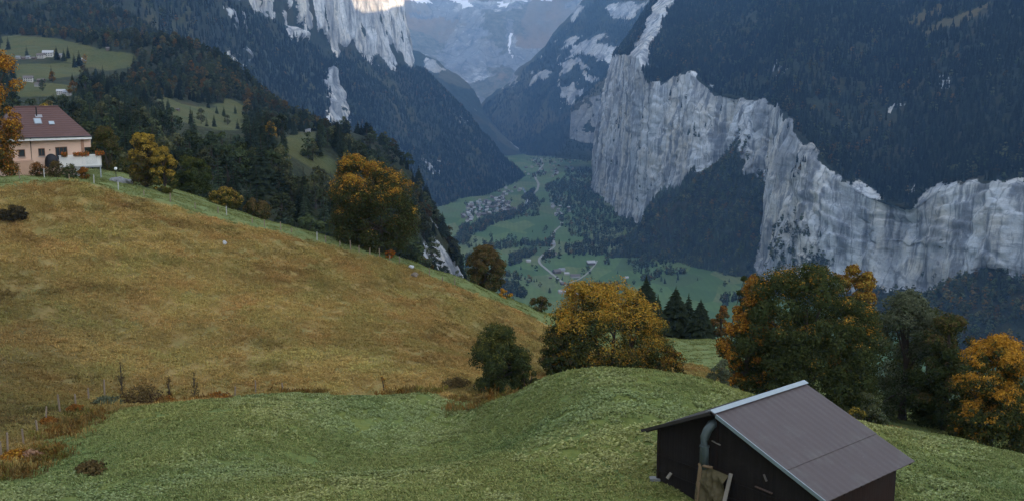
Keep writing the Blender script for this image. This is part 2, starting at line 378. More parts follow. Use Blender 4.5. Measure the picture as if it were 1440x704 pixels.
def rock_color(n, p, base=(.36, .37, .37), sxy=.05, sz=.006):
    """bedded limestone with long vertical water streaks"""
    wp = n.node('ShaderNodeTexNoise', {'Vector': p, 'Scale': sxy*.5, 'Detail': 3.}).outputs['Color']
    pw = n.node('ShaderNodeVectorMath', {0: p, 1: n.node('ShaderNodeVectorMath', {0: wp, 1: (.35/sxy, .35/sxy, .8/sxy)}, operation='MULTIPLY').outputs[0]}, operation='ADD').outputs[0]
    v = n.scale(pw, (sxy, sxy, sz)); s1, s2 = n.noise(v, .8, 5, .6), n.noise(v, 2.6, 5, .65)
    big = n.noise(p, sxy*.16, 4, .6); big2 = n.noise(n.scale(pw, (1, 1, .45)), sxy*.22, 5, .62); bed = n.noise(n.scale(pw, (sxy*.18, sxy*.18, sxy*1.1)), 1., 5, .65); fine = n.noise(pw, sxy*3., 6, .72)
    crk = n.node('ShaderNodeTexVoronoi', {'Vector': n.scale(pw, (1, 1, .12)), 'Scale': sxy*.6}, feature='DISTANCE_TO_EDGE').outputs['Distance']
    c = n.mix(n.ramp(big, [(.44, 0.), (.60, 1.)]), base, (base[0]*1.06, base[1]*.96, base[2]*.82))
    c = n.mix(n.ramp(big2, [(.48, 0.), (.60, .75)]), c, (.20, .22, .25))
    c = n.mix(n.ramp(big2, [(.34, .8), (.46, 0.)]), c, (.58, .60, .61))
    c = n.mix(n.ramp(s1, [(.51, 0.), (.60, .85)]), c, (.13, .145, .17))
    c = n.mix(n.ramp(s2, [(.57, 0.), (.67, .6)]), c, (.06, .065, .07))
    c = n.mix(n.ramp(s2, [(.30, .6), (.42, 0.)]), c, (.56, .575, .59))
    c = n.mix(n.ramp(bed, [(.58, 0.), (.68, .6)]), c, (.10, .11, .10))
    c = n.mix(n.ramp(fine, [(.50, 0.), (.72, .65)]), c, (.17, .18, .18))
    c = n.mix(n.ramp(crk, [(0., .5), (.04, 0.)]), c, (.05, .052, .055))
    h = n.math('ADD', n.math('ADD', s1, n.math('MULTIPLY', s2, .5)), n.math('ADD', n.math('MULTIPLY', fine, .8), n.math('MULTIPLY', bed, .8))); return c, h
def mat_slope(name, ground=(.03, .036, .02), base=(.36, .37, .37), sxy=.05, sz=.006, bd=5., meadow=(.09, .12, .045)):
    """mountain side: forest floor, rock where the mesh says so, meadows"""
    m, nt, o = mat(name); n = N(nt); p = n.pos(); rk = n.attr('rock').outputs['Fac']; cl = n.attr('clear').outputs['Fac']
    c, h = rock_color(n, p, base, sxy, sz); f1 = n.noise(p, sxy*2.2, 5, .7); f2 = n.noise(p, sxy*.3, 5, .6)
    g = n.mix(n.ramp(f1, [(.35, 0.), (.7, 1.)]), [v*.6 for v in ground], [v*1.5 for v in ground])
    g = n.mix(n.ramp(f2, [(.5, 0.), (.7, .6)]), g, (.075, .06, .03))
    md = n.mix(n.ramp(f2, [(.35, 0.), (.65, 1.)]), meadow, (meadow[0]*1.35, meadow[1]*1.1, meadow[2]*.95)); md = n.mix(n.ramp(f1, [(.5, 0.), (.7, .5)]), md, [v*.6 for v in meadow])
    jit = n.math('MULTIPLY', n.math('SUBTRACT', f1, .5), .9)
    k = n.ramp(n.math('ADD', rk, jit), [(.42, 0.), (.56, 1.)]); k2 = n.ramp(n.math('ADD', cl, n.math('MULTIPLY', jit, .6)), [(.35, 0.), (.55, 1.)])
    c = n.mix(k, n.mix(k2, g, md), c)
    n.out(o, c, .95, n.bump(h, bd, .8), .05); return m
M_TERR = mat_slope('terrace_ground', sxy=.12, sz=.03, bd=1.5, meadow=(.064, .076, .032), base=(.42, .44, .46))
link('wooded_terrace', mesh('wooded_terrace', TV, gridfaces(len(tx), len(ty)), [M_TERR], {'rock': t_rock, 'clear': t_clear}, True), kind='structure')
YT = np.arange(205, 1800, 4.)
def hitT(px, py): return march(zT, px, py, YT)

# ------------------------------------------------------------------ valley floor
def zF(x, y):
    x, y = np.broadcast_arrays(np.asarray(x, float), np.asarray(y, float)); p = np.stack([x, y, 0*x], -1)
    return FLOOR+9*fbm(p, 420., 3, 61)+2*fbm(p, 90., 3, 62)
fx, fy = np.arange(-1300, 1500, 14.), np.arange(700, 8600, 22.)
FX, FY = np.meshgrid(fx, fy, indexing='ij'); FV = np.stack([FX, FY, zF(FX, FY)], -1).reshape(-1, 3)
def mat_floor():
    m, nt, o = mat('valley_grass'); n = N(nt); p = n.pos()
    vor = n.node('ShaderNodeTexVoronoi', {'Vector': n.scale(p, (.013, .006, .001)), 'Scale': 1., 'Randomness': 1.}).outputs['Color']
    sep = n.node('ShaderNodeSeparateColor', {'Color': vor}).outputs[0]
    f1, f2 = n.noise(p, .02, 5, .65), n.noise(p, .004, 4, .6)
    c = n.ramp(sep, [(0., (.055, .10, .038)), (.3, (.08, .135, .048)), (.55, (.105, .15, .055)), (.8, (.14, .16, .07)), (1., (.06, .095, .04))])
    c = n.mix(n.ramp(f1, [(.45, 0.), (.7, .6)]), c, (.06, .09, .035)); c = n.mix(n.ramp(f2, [(.55, 0.), (.7, .5)]), c, (.10, .125, .06)); wv = n.node('ShaderNodeTexWave', {'Vector': p, 'Scale': .022, 'Distortion': 3., 'Detail': 2.}).outputs['Fac']; c = n.mix(n.math('MULTIPLY', wv, .22), c, (.045, .075, .03))
    n.out(o, c, .95, None, .05); return m
link('valley_floor', mesh('valley_floor', FV, gridfaces(len(fx), len(fy)), [mat_floor()], None, True), kind='structure')
YF = np.arange(900, 8000, 8.)
def hitF(px, py): return march(zF, px, py, YF)
# ================================================================== MOUNTAINS (lofted rows of feature points, then weathered)
def pchip1(t, P, tt):
    """monotone-ish smooth interpolation of control columns"""
    n = len(t); h = np.diff(t)[:, None]; d = np.diff(P, axis=0)/h; m = np.zeros_like(P)
    for k in range(1, n-1):
        a, b = d[k-1], d[k]; s = a*b > 0; m[k] = np.where(s, 2*a*b/np.where(s, a+b, 1), 0)
    m[0], m[-1] = d[0], d[-1]
    i = np.clip(np.searchsorted(t, tt, side='right')-1, 0, n-2); u = ((tt-t[i])/(t[i+1]-t[i]))[:, None]; hh = h[i]
    return (2*u**3-3*u**2+1)*P[i]+(u**3-2*u**2+u)*hh*m[i]+(-2*u**3+3*u**2)*P[i+1]+(u**3-u**2)*hh*m[i+1]
def loft(rows, nu, nvs):
    """rows: (k, cols, 3). nu samples along, nvs samples per band. returns V (nu, nv, 3) and band coordinate"""
    rows = np.asarray(rows, float); k, c, _ = rows.shape
    seg = np.linalg.norm(np.diff(rows[1 if k > 2 else 0], axis=0), axis=1)**.75; t = np.r_[0, np.cumsum(seg)]; tt = np.linspace(0, t[-1], nu)
    R_ = np.stack([pchip1(t, r, tt) for r in rows], 1)
    out, band = [], []
    for b in range(k-1):
        w = np.linspace(0, 1, nvs[b], endpoint=(b == k-2))
        out.append(R_[:, b:b+1]*(1-w)[None, :, None]+R_[:, b+1:b+2]*w[None, :, None]); band.append(b+w)
    return np.concatenate(out, 1), np.concatenate(band)
def normals(V):
    du, dv = np.gradient(V, axis=0), np.gradient(V, axis=1); n = np.cross(du, dv); n = n/(np.linalg.norm(n, axis=-1, keepdims=True)+1e-9); return n
def blur(a, k=1):
    for _ in range(k):
        p = np.pad(a, 1, mode='edge'); a = (p[1:-1, 1:-1]*2+p[:-2, 1:-1]+p[2:, 1:-1]+p[1:-1, :-2]+p[1:-1, 2:])/6
    return a
def outward(V, ref):
    n = normals(V); s = np.sign(((np.array(ref)-V)*n).sum(-1).mean()); return n*s
def polymask(V, polys, amp=8., sc=60., sd=51):
    q = proj(V)+np.stack([fbm(V, sc, 4, sd), fbm(V, sc, 4, sd+1)], -1)*amp; m = np.zeros(V.shape[:-1])
    for c in polys: m = np.maximum(m, inpoly(q, c)*1.)
    return m
def build_mountain(name, V, rock, clear, m):
    nu, nv = V.shape[:2]; V2 = V.reshape(-1, 3)
    link(name, mesh(name, V2, gridfaces(nu, nv), [m], {'rock': rock.ravel(), 'clear': clear.ravel()}, True), kind='structure')
    return V2, gridfaces(nu, nv)

# ------------------------------------------------------------------ the great cliff on the right
#   (cliff foot) , (cliff top), (slope at frame top)
rc = [((833, 276, 4230), (861, 81, 4290), (921, -8, 4480)), ((842, 286, 3990), (867, 78, 4130), (925, -8, 4420)), ((860, 300, 3640), (879, 78, 3800), (931, -8, 4360)),
 ((890, 312, 3280), (896, 82, 3420), (939, -8, 4300)), ((912, 306, 3130), (908, 110, 3260), (948, -8, 4180)), ((932, 292, 3050), (930, 117, 3170), (958, -8, 4130)), ((950, 284, 3000), (948, 109, 3120), (974, -8, 4090)), ((966, 262, 2955), (965, 101, 3060), (988, -8, 4050)), ((984, 238, 2900), (984, 113, 3000), (1001, -8, 4010)), ((1003, 254, 2850), (1003, 131, 2940), (1017, -8, 3930)),
 ((1022, 244, 2800), (1022, 136, 2870), (1033, -8, 3800)), ((1040, 206, 2740), (1041, 139, 2800), (1050, -8, 3680)), ((1053, 192, 2690), (1056, 141, 2745), (1062, -8, 3560)), ((1064, 236, 2640), (1068, 143, 2690), (1074, -8, 3460)), ((1080, 244, 2590), (1083, 147, 2640), (1087, -8, 3360)),
 ((1066, 392, 2210), (1098, 154, 2440), (1101, -8, 3200)), ((1084, 393, 2150), (1107, 163, 2330), (1115, -8, 3130)), ((1110, 392, 2100), (1118, 183, 2230), (1131, -8, 3080)), ((1135, 394, 2060), (1138, 200, 2140), (1152, -8, 3050)),
 ((1165, 398, 2015), (1166, 236, 2070), (1180, -8, 3020)), ((1215, 408, 1945), (1214, 273, 1990), (1225, -8, 3000)), ((1250, 406, 1905), (1250, 287, 1945), (1255, -8, 2950)), ((1275, 400, 1870), (1276, 292, 1910), (1282, -8, 2880)), ((1320, 408, 1810), (1320, 270, 1850), (1325, -8, 2700)),
 ((1350, 392, 1775), (1352, 260, 1815), (1355, -8, 2590)), ((1395, 378, 1725), (1398, 257, 1760), (1400, -8, 2470)), ((1440, 388, 1680), (1440, 262, 1715), (1440, -8, 2380)), ((1530, 400, 1590), (1530, 262, 1625), (1530, -8, 2200)), ((1700, 420, 1440), (1700, 270, 1475), (1700, -8, 2000))]
A = P3a(rc)
nin = np.array([.97, .24, 0])
c0, c1, c2 = A[:, 0], A[:, 1], A[:, 2]
ext = np.array([[(1080, 1000, -330), (1125, 1010, -170), (1560, 1150, 210)], [(1150, 300, -300), (1195, 300, -150), (1640, 380, 230)], [(1200, -800, -300), (1245, -800, -150), (1690, -750, 240)], [(1250, -3000, -300), (1295, -3000, -150), (1740, -2950, 250)]], float)
c0, c1, c2 = (np.concatenate([a, ext[:, i]]) for i, a in enumerate((c0, c1, c2)))
RIDGE = 1360.
RID = np.full(len(c2), RIDGE); RID[:15] = [925, 925, 925, 925, 930, 945, 955, 960, 970, 985, 985, 1000, 1020, 1050, 1120]; rd = nin*((RID-c2[:, 2])/.8)[:, None]; c3 = c2+rd; c3[:, 2] = RID  # unseen ridge heights shaped to shade the valley yet sun the left cliff top
c4 = c3+nin*500; c4[:, 2] = -500
fall = np.where((np.arange(len(c0)) > 6) & (np.arange(len(c0)) < 15), .80, .95)
cb = c0-nin*((c0[:, 2]+480)/fall)[:, None]; cb[:, 2] = -482
cb[:4] = c0[:4]-np.array([.8, .6, 0])*25; cb[:4, 2] = -490
# the mountain also closes behind its far end
def endcap(rows):
    o = []
    for i, r in enumerate(rows):
        e = r[0]+np.array([260+i*120, 300, 0]); e2 = r[0]+np.array([700+i*250, 700, 0]); o.append(np.concatenate([[e2, e], r]))
    return o
rows = endcap([cb, c0, c1, c2, c3, c4])
RVv, rband = loft(rows, 1150, [26, 110, 70, 26, 6])
rn = outward(RVv, (-3000, 1500, 600)); b = np.broadcast_to(rband, RVv.shape[:2])
rock = sm(.90, 1.02, b+.10*fbm(RVv, 45., 3, 30))*(1-sm(1.97, 2.03, b+.05*fbm(RVv, 40., 4, 31)))
ledge = fbm(RVv*np.array([1, 1, .35]), 70., 4, 33)
# ribs and gullies, strong on the rock
rib = fbm(RVv*np.array([1, 1, .10]), 130., 5, 35)*26+fbm(RVv*np.array([1, 1, .10]), 48., 4, 36)*9+fbm(RVv, 38., 4, 37)*5
_cr = np.abs(fbm(RVv*np.array([1, 1, .10])+fbm(RVv, 90., 3, 34)[..., None]*14, 75., 3, 32)); rib = rib-11*np.clip(1-_cr*7, 0, 1)**1.5       # chimneys and cracks
_bd = RVv[..., 2]/46.+1.3*fbm(RVv, 170., 3, 29)+.5*fbm(RVv, 40., 3, 28); _bf = _bd-np.floor(_bd); rib = rib+4*sm(0, .75, _bf)*(1-sm(.86, 1., _bf))*(fbm(RVv, 120., 3, 27) > -.15)   # bedding ledges
_bl = fbm(RVv*np.array([1, 1, .6]), 85., 3, 26); rib = rib+np.round(_bl*5)/5.*5                                                          # broken blocks
slope = fbm(RVv*np.array([1, 1, .5]), 240., 5, 38)*26
inner = sm(2.0, 2.25, b)*(1-sm(2.97, 3.0, b))
tal = (1-sm(.8, 1., b))*sm(.05, .3, b)
rib = rib*(1-.6*sm(1.75, 2.0, b))
RVv = RVv+rn*(rib*blur(rock, 2)+slope*inner*.8+tal*(fbm(RVv, 110., 4, 39)*30))[..., None]
# rock strip running up from the cliff, small outcrops in the forest
strip_px = [(896, 98), (884, 80), (898, 52), (914, 22), (928, -12), (952, -12), (944, 12), (930, 34), (918, 60), (909, 92)]
outc = [[(1085, 108), (1092, 92), (1102, 88), (1098, 104)], [(1182, 122), (1196, 114), (1200, 128), (1186, 132)], [(1312, 112), (1326, 104), (1330, 122), (1316, 126)], [(1268, 268), (1280, 240), (1290, 246), (1276, 272)], [(1225, 150), (1262, 138), (1268, 148), (1232, 162)]]
stripm = polymask(RVv, [strip_px], 5, 50)*(b > 1.9)*(b < 3.05)
out_m = polymask(RVv, outc, 14, 30, 55)*(b > 2)*(b < 3)*(fbm(RVv, 22., 3, 57) > .15)
rock_r = np.maximum(rock, stripm); rock_r = np.maximum(rock_r, out_m*.8)
ledge_m = (ledge > .34)*(rock > .5)
veg_px = [[(935, 178), (958, 158), (966, 162), (945, 182)], [(972, 180), (1000, 166), (1006, 176), (985, 186)], [(1080, 340), (1118, 292), (1150, 330), (1178, 395), (1090, 395)], [(1108, 250), (1125, 215), (1135, 235), (1118, 262)], [(868, 180), (872, 160), (880, 170), (874, 186)], [(1290, 384), (1312, 378), (1330, 388), (1302, 392)]]
veg = polymask(RVv, veg_px, 12, 30, 58)*(rock > .5)*(fbm(RVv, 26., 3, 59) > -.12)
rock_r = rock_r*(1-.6*blur(np.maximum(ledge_m*.3, veg*.85), 2))
clear_r = polymask(RVv, [[(1290, 42), (1350, 20), (1400, 6), (1395, 18), (1345, 36), (1300, 56)], [(1268, 24), (1320, 8), (1340, 10), (1290, 34)]], 8, 60)*(b > 2)
M_CLIFF = mat_slope('cliff_rock', ground=(.026, .032, .02), base=(.47, .505, .54), sxy=.045, sz=.0045, bd=4., meadow=(.075, .07, .035))
RV2, RF = build_mountain('cliff_mountain', RVv, rock_r, clear_r, M_CLIFF)
R_b, R_rock, R_clear = b.ravel(), rock_r.ravel(), clear_r.ravel()
R_forest = ((R_b < 1.0)*1.+(R_b > 2.0)*(R_b < 3.2)*1.)*(1-np.clip(R_rock*1.6, 0, 1))*(1-R_clear*.85)*(1+1.5*sm(1.96, 2.0, R_b)*(1-sm(2.06, 2.12, R_b)))+veg.ravel()*.30+ledge_m.ravel()*.02

# ------------------------------------------------------------------ the mountain on the left
lc = [((742, 240), (583, 94, 5100), (557, -70, 5230), 4950), ((722, 252), (572, 93, 4980), (548, -70, 5100), 4550), ((692, 266), (546, 87, 4780), (528, -72, 4900), 4150), ((660, 278), (518, 77, 4560), (505, -72, 4680), 3900), ((630, 292), (488, 70, 4330), (480, -74, 4450), 3620),
 ((592, 318), (462, 70, 4120), (458, -74, 4250), 3250), ((545, 345), (436, 58, 3900), (436, -74, 4040), 2900), ((490, 372), (408, 42, 3640), (412, -76, 3780), 2620), ((420, 400), (372, 22, 3350), (380, -80, 3500), 2380), ((330, 430), (325, -2, 3000), (335, -85, 3150), 2200), ((200, 470), (245, -40, 2550), (255, -95, 2680), 2000), ((0, 520), (60, -60, 2150), (70, -110, 2250), 1800), ((-300, 560), (-250, -80, 1800), (-240, -130, 1880), 1650)]
l0 = np.array([[P3(r[0][0], r[0][1], r[3])[0], r[3], -480] for r in lc]); l1 = P3a([r[1] for r in lc]); l2 = P3a([r[2] for r in lc])
l3 = l2+np.array([-420., 120, 420]); l4 = l3+np.array([-600., 200, 0]); l4[:, 2] = -500
def endl(r, i):
    return np.concatenate([[r[0]+np.array([-500-150*i, 1100, 0]), r[0]+np.array([-120-60*i, 420, 0])], r])
lrows = [endl(r, i) for i, r in enumerate([l0, l1, l2, l3, l4])]
LVv, lband = loft(lrows, 620, [130, 66, 20, 5])
ln = outward(LVv, (1500, 2000, 300)); b = np.broadcast_to(lband, LVv.shape[:2])
l_polys = [[(345, -5), (345, 18), (375, 25), (395, 36), (410, 56), (424, 68), (431, 60), (430, 36), (445, 48), (462, 60), (470, 82), (481, 62), (505, 72), (530, 82), (548, 93), (570, 93), (586, 99), (600, 50), (570, -90), (345, -90)]]
l_pil = [[(452, 106), (459, 101), (470, 118), (485, 145), (497, 178), (503, 196), (480, 194), (462, 190), (453, 192), (456, 150)]]
l_small = [[(411, 172), (419, 166), (424, 184), (412, 188)], [(310, 14), (332, 10), (352, 42), (335, 40)], [(320, 68), (345, 72), (352, 96), (330, 90)], [(590, 222), (612, 232), (614, 246), (596, 242)], [(563, 206), (568, 204), (570, 220), (565, 222)], [(640, 160), (652, 172), (650, 180), (638, 166)]]
rock_l = np.maximum(polymask(LVv, l_polys, 12, 90)*(fbm(LVv*np.array([1, 1, .6]), 75., 4, 70) > -.62+.75*(LVv[..., 1] < 4000)), polymask(LVv, l_pil, 4, 40)*(b < 1))
rock_l = np.maximum(rock_l, polymask(LVv, l_small, 9, 30, 71)*(fbm(LVv, 25., 3, 73) > .12)*(b < 1))
rib = fbm(LVv*np.array([1, 1, .2]), 150., 5, 75)*30+fbm(LVv*np.array([1, 1, .4]), 55., 4, 76)*16+np.round(fbm(LVv*np.array([1, 1, .7]), 110., 3, 74)*5)/5.*7
sl = fbm(LVv*np.array([1.3, .7, .5]), 260., 5, 77)*38*sm(0, .15, b)
pil = polymask(LVv, l_pil, 3, 40)*(b < 1)
LVv = LVv+ln*(rib*blur(rock_l, 3)+sl*(1-sm(.93, 1.0, b))+blur(pil, 4)*18)[..., None]
clear_l = (fbm(LVv*np.array([1, 1, .4]), 160., 4, 78) > .42)*(b < .95)*.5
M_LEFT = mat_slope('left_mountain_ground', ground=(.03, .036, .024), base=(.46, .49, .515), sxy=.03, sz=.006, bd=6., meadow=(.06, .065, .03))
LV2, LF = build_mountain('left_mountain', LVv, rock_l, clear_l, M_LEFT)
L_forest = ((b < .98)*(1-np.clip(rock_l*1.5, 0, 1))*(1-.7*clear_l)).ravel()+((b > 2.)*.5*(b < 3)).ravel()

# ------------------------------------------------------------------ farther mountains
def simple_mountain(name, cols, nu, nvs, back, seeds, amp, sc, polys, m, ref, extra_rock=None, endoff=None):
    rows_ = [P3a(r) for r in cols]
    bk = rows_[-1]+np.array(back, float); bb = bk.copy(); bb[:, 2] = -520; rows_ = rows_+[bk, bb]
    if endoff is not None: rows_ = [np.concatenate([r, r[-1:]+np.array([endoff], float)]) for r in rows_]
    V, bd = loft(rows_, nu, nvs+[10, 4]); n = outward(V, ref); bq = np.broadcast_to(bd, V.shape[:2])
    rk = polymask(V, polys, 16, 150, seeds+5)*(fbm(V*np.array([1, 1, 1.6]), 130., 4, seeds+6) > -.16) if polys else np.zeros(V.shape[:2])
    if extra_rock is not None: rk = np.maximum(rk, extra_rock(V, bq))
    d = fbm(V*np.array([1, 1, .55]), sc, 6, seeds)*amp*sm(.0, .25, bq)
    d2 = fbm(V*np.array([1, 1, .25]), sc*.25, 4, seeds+3)*amp*.22*blur(rk, 1)
    V = V+n*(d+d2)[..., None]
    cl = sm(-.05, .5, fbm(V*np.array([1, 1, .5]), sc*.7, 5, seeds+8))*(bq > .3)*.75
    V2, Fq = build_mountain(name, V, rk, cl, m); return V2, Fq, bq.ravel(), rk.ravel(), cl.ravel()
M_MID = mat_slope('far_forest_ground', ground=(.024, .032, .024), base=(.31, .325, .34), sxy=.018, sz=.006, bd=10., meadow=(.06, .065, .045))
M_BACK = mat_slope('alpine_ground', ground=(.13, .135, .12), base=(.21, .22, .23), sxy=.010, sz=.006, bd=14., meadow=(.165, .16, .14))
band_px = [[(788, 95), (800, 64), (812, 58), (830, 70), (860, 62), (880, 70), (880, 92), (850, 86), (820, 92)], [(790, 104), (812, 96), (850, 104), (870, 112), (860, 122), (822, 116), (795, 120)], [(795, 128), (806, 118), (812, 138), (796, 142)], [(765, 84), (775, 78), (772, 90)]]
MID = simple_mountain('far_right_mountain', [[(655, 212, 7500), (700, 216, 6900), (740, 219, 6450), (790, 220, 6150), (840, 226, 5950), (910, 232, 5750), (1000, 236, 5600)],
    [(664, 180, 7700), (704, 170, 7250), (748, 150, 6900), (798, 120, 6600), (850, 100, 6400), (915, 85, 6300), (1010, 70, 6300)],
    [(672, 152, 7900), (704, 128, 7600), (748, 90, 7500), (792, 38, 7400), (848, -6, 7300), (930, -70, 7200), (1010, -110, 7200)]], 260, [50, 60], (500, 700, 250), 81, 90, 700, band_px, M_MID, (-500, 3000, 800),
    lambda V, bq: (fbm(V*np.array([1, 1, 2.2]), 260., 4, 88) > .33)*(bq > 1.25)*.8, (600, 100, 100))
BUT = simple_mountain('far_buttress', [[(780, 222, 5250), (803, 224, 5150), (830, 226, 5080), (870, 232, 5000), (920, 236, 4950)],
    [(801, 196, 5420), (806, 197, 5400), (826, 203, 5370), (868, 206, 5330), (915, 210, 5300)], [(801, 152, 5460), (808, 146, 5450), (826, 136, 5450), (866, 128, 5440), (915, 120, 5430)],
    [(806, 146, 5700), (822, 132, 5750), (846, 112, 5800), (880, 84, 5850), (930, 60, 5900)]], 120, [16, 34, 26], (300, 250, 20), 95, 30, 260, [], M_MID, (-500, 3000, 200), lambda V, bq: ((bq > 1.0)*(bq < 2.0))*(fbm(V, 60., 3, 99) < .42)*1., (500, 60, 0))
SPUR = simple_mountain('far_left_spur', [[(520, 250, 6000), (600, 245, 6000), (660, 232, 6100), (700, 220, 6300), (735, 217, 6480)], [(540, 40, 7300), (582, 72, 7200), (640, 112, 7000), (682, 152, 6850), (722, 205, 6700)]], 160, [70], (-200, 500, -150), 103, 70, 500,
    [], M_MID, (500, 3000, 800), lambda V, bq: (fbm(V*np.array([1, 1, .6]), 180., 4, 108) > .46)*.8*(bq < 1))
snow_px = [[(632, -3), (642, -6), (662, 4), (668, 10), (650, 11)], [(700, 4), (715, 4), (718, 9), (705, 10)], [(726, 2), (745, 0), (742, 6)], [(714, 44), (717, 42), (722, 66), (725, 78), (722, 80), (718, 62)]]
HEAD = simple_mountain('valley_head_mountain', [[(420, 250, 7600), (540, 240, 7900), (640, 225, 8000), (740, 220, 8000), (860, 225, 8000), (980, 230, 8000)],
    [(420, 90, 8900), (560, 95, 8900), (640, 140, 8700), (690, 142, 8600), (760, 120, 8800), (980, 90, 9000)],
    [(420, -10, 9900), (560, 20, 9800), (640, 60, 9600), (720, 66, 9500), (800, 60, 9600), (980, 20, 9900)],
    [(420, -170, 11400), (560, -160, 11400), (640, -140, 11600), (720, -130, 11800), (800, -140, 11500), (980, -160, 11300)]], 300, [50, 50, 60], (0, 600, 100), 111, 170, 1100,
    [], M_BACK, (0, 2000, 1500), lambda V, bq: np.maximum((fbm(V*np.array([1, 1, 1.8]), 420., 5, 118) > .18)*.9, polymask(V, [[(710, 36), (722, 36), (732, 84), (718, 86)]], 4, 90)*.6))
_hv = HEAD[0].reshape(300, -1, 3)
snow = .7*np.clip(polymask(_hv, snow_px, 5, 150, 121)+(_hv[..., 2] > 780)*(fbm(_hv*np.array([1, 1, 2.]), 260., 4, 124) > .34), 0, 1).ravel()
_sm = [bpy.data.objects['valley_head_mountain'].data][0]; _sm.attributes.new('snow', 'FLOAT', 'POINT').data.foreach_set('value', snow.astype(np.float32))
def add_snow(m):
    nt = m.node_tree; n = N(nt); bs = [x for x in nt.nodes if x.type == 'BSDF_PRINCIPLED'][0]; src = bs.inputs['Base Color'].links[0].from_socket
    nt.links.new(n.mix(n.ramp(n.attr('snow').outputs['Fac'], [(.4, 0.), (.6, 1.)]), src, (.75, .77, .8)), bs.inputs['Base Color'])
add_snow(M_BACK)

# ------------------------------------------------------------------ a range added in the west, outside the picture, to shade the valley head
_wr = np.array([[(2300, y, -480), (2500+.12*(y-5600), y, 300), (3300+.12*(y-5600), y, 2150), (4600+.12*(y-5600), y, -500)] for y in (5600, 7000, 9000, 11500, 14000)], float)
_wv, _wb = loft(_wr.transpose(1, 0, 2), 60, [14, 30, 14]); _wv = _wv+fbm(_wv, 900., 5, 131)[..., None]*np.array([120, 0, 60])
build_mountain('western_shade_range', _wv, np.zeros(_wv.shape[:2]), (fbm(_wv, 500., 4, 133) > .1)*1., M_MID)

# ------------------------------------------------------------------ unseen mountain side left of and behind the viewpoint, added to cut sky light
_er = np.array([[(x, y, -60), (x-260, y, 60), (x-1500, y, 1150), (x-2200, y, 1250), (x-2600, y, -500)] for x, y in ((-170, -2600), (-170, -900), (-190, -200), (-420, 250), (-800, 900), (-1350, 1750))], float)
_ev, _eb = loft(_er.transpose(1, 0, 2), 90, [10, 40, 8, 3]); _ev = _ev+fbm(_ev, 500., 5, 135)[..., None]*np.array([0, 0, 55])*sm(.6, 1.4, _eb)[None, :, None]
build_mountain('eastern_shade_slope', _ev, np.zeros(_ev.shape[:2]), (fbm(_ev, 300., 4, 137) > .1)*1., M_LEFT)

# ------------------------------------------------------------------ camera, sky, sun, haze
cam = bpy.data.cameras.new('camera'); co = link('camera', cam); cam.sensor_width = 36; cam.lens = 35; cam.clip_start = .5; cam.clip_end = 40000
co.location = (0, 0, 0); co.rotation_euler = (math.pi/2-PIT, 0, 0); S.camera = co
SUN_EL, SUN_AZ = R(15.5), math.atan2(.955, -.30)     # low in the west, a little behind the camera; azimuth from +Y towards +X
sd = Vector((math.sin(SUN_AZ)*math.cos(SUN_EL), math.cos(SUN_AZ)*math.cos(SUN_EL), math.sin(SUN_EL)))
sl = bpy.data.lights.new('sun', 'SUN'); sl.energy = 4.0; sl.angle = R(.5); sl.color = (1, .72, .46)
so = link('sun', sl); so.rotation_euler = sd.to_track_quat('Z', 'Y').to_euler()
w = bpy.data.worlds.new('World'); S.world = w; w.use_nodes = True; nt = w.node_tree; bg = nt.nodes['Background']
sk = nt.nodes.new('ShaderNodeTexSky'); sk.sky_type = 'NISHITA'; sk.sun_disc = False; sk.sun_elevation = SUN_EL; sk.sun_rotation = SUN_AZ
sk.altitude = 1300; sk.air_density = 1.; sk.dust_density = 2.5; sk.ozone_density = 1.2
hs = nt.nodes.new('ShaderNodeHueSaturation'); hs.inputs['Saturation'].default_value = SKY_SAT; nt.links.new(sk.outputs[0], hs.inputs['Color']); nt.links.new(hs.outputs[0], bg.inputs[0]); bg.inputs[1].default_value = .15
S.view_settings.view_transform = 'Standard'; S.view_settings.look = 'None'; S.view_settings.gamma = 1; S.view_settings.exposure = EXPOSURE
S.cycles.volume_bounces = 0; S.cycles.max_bounces = 5; S.cycles.diffuse_bounces = 3; S.cycles.transparent_max_bounces = 6
if HAZE > 0:
    hz = MB().box((800, 5500, 880), (11400, 19000, 2900)); hm, hnt, ho = mat('haze_air'); pv = hnt.nodes.new('ShaderNodeVolumePrincipled')
    pv.inputs['Color'].default_value = HAZE_COL+(1,); pv.inputs['Density'].default_value = HAZE; pv.inputs['Anisotropy'].default_value = 0.1; hnt.links.new(pv.outputs[0], ho.inputs['Volume'])
    hm.cycles.homogeneous_volume = True if hasattr(hm.cycles, 'homogeneous_volume') else None
    hz.build('haze', hm, kind='stuff', label='thin blue haze filling the valley', cat='haze')
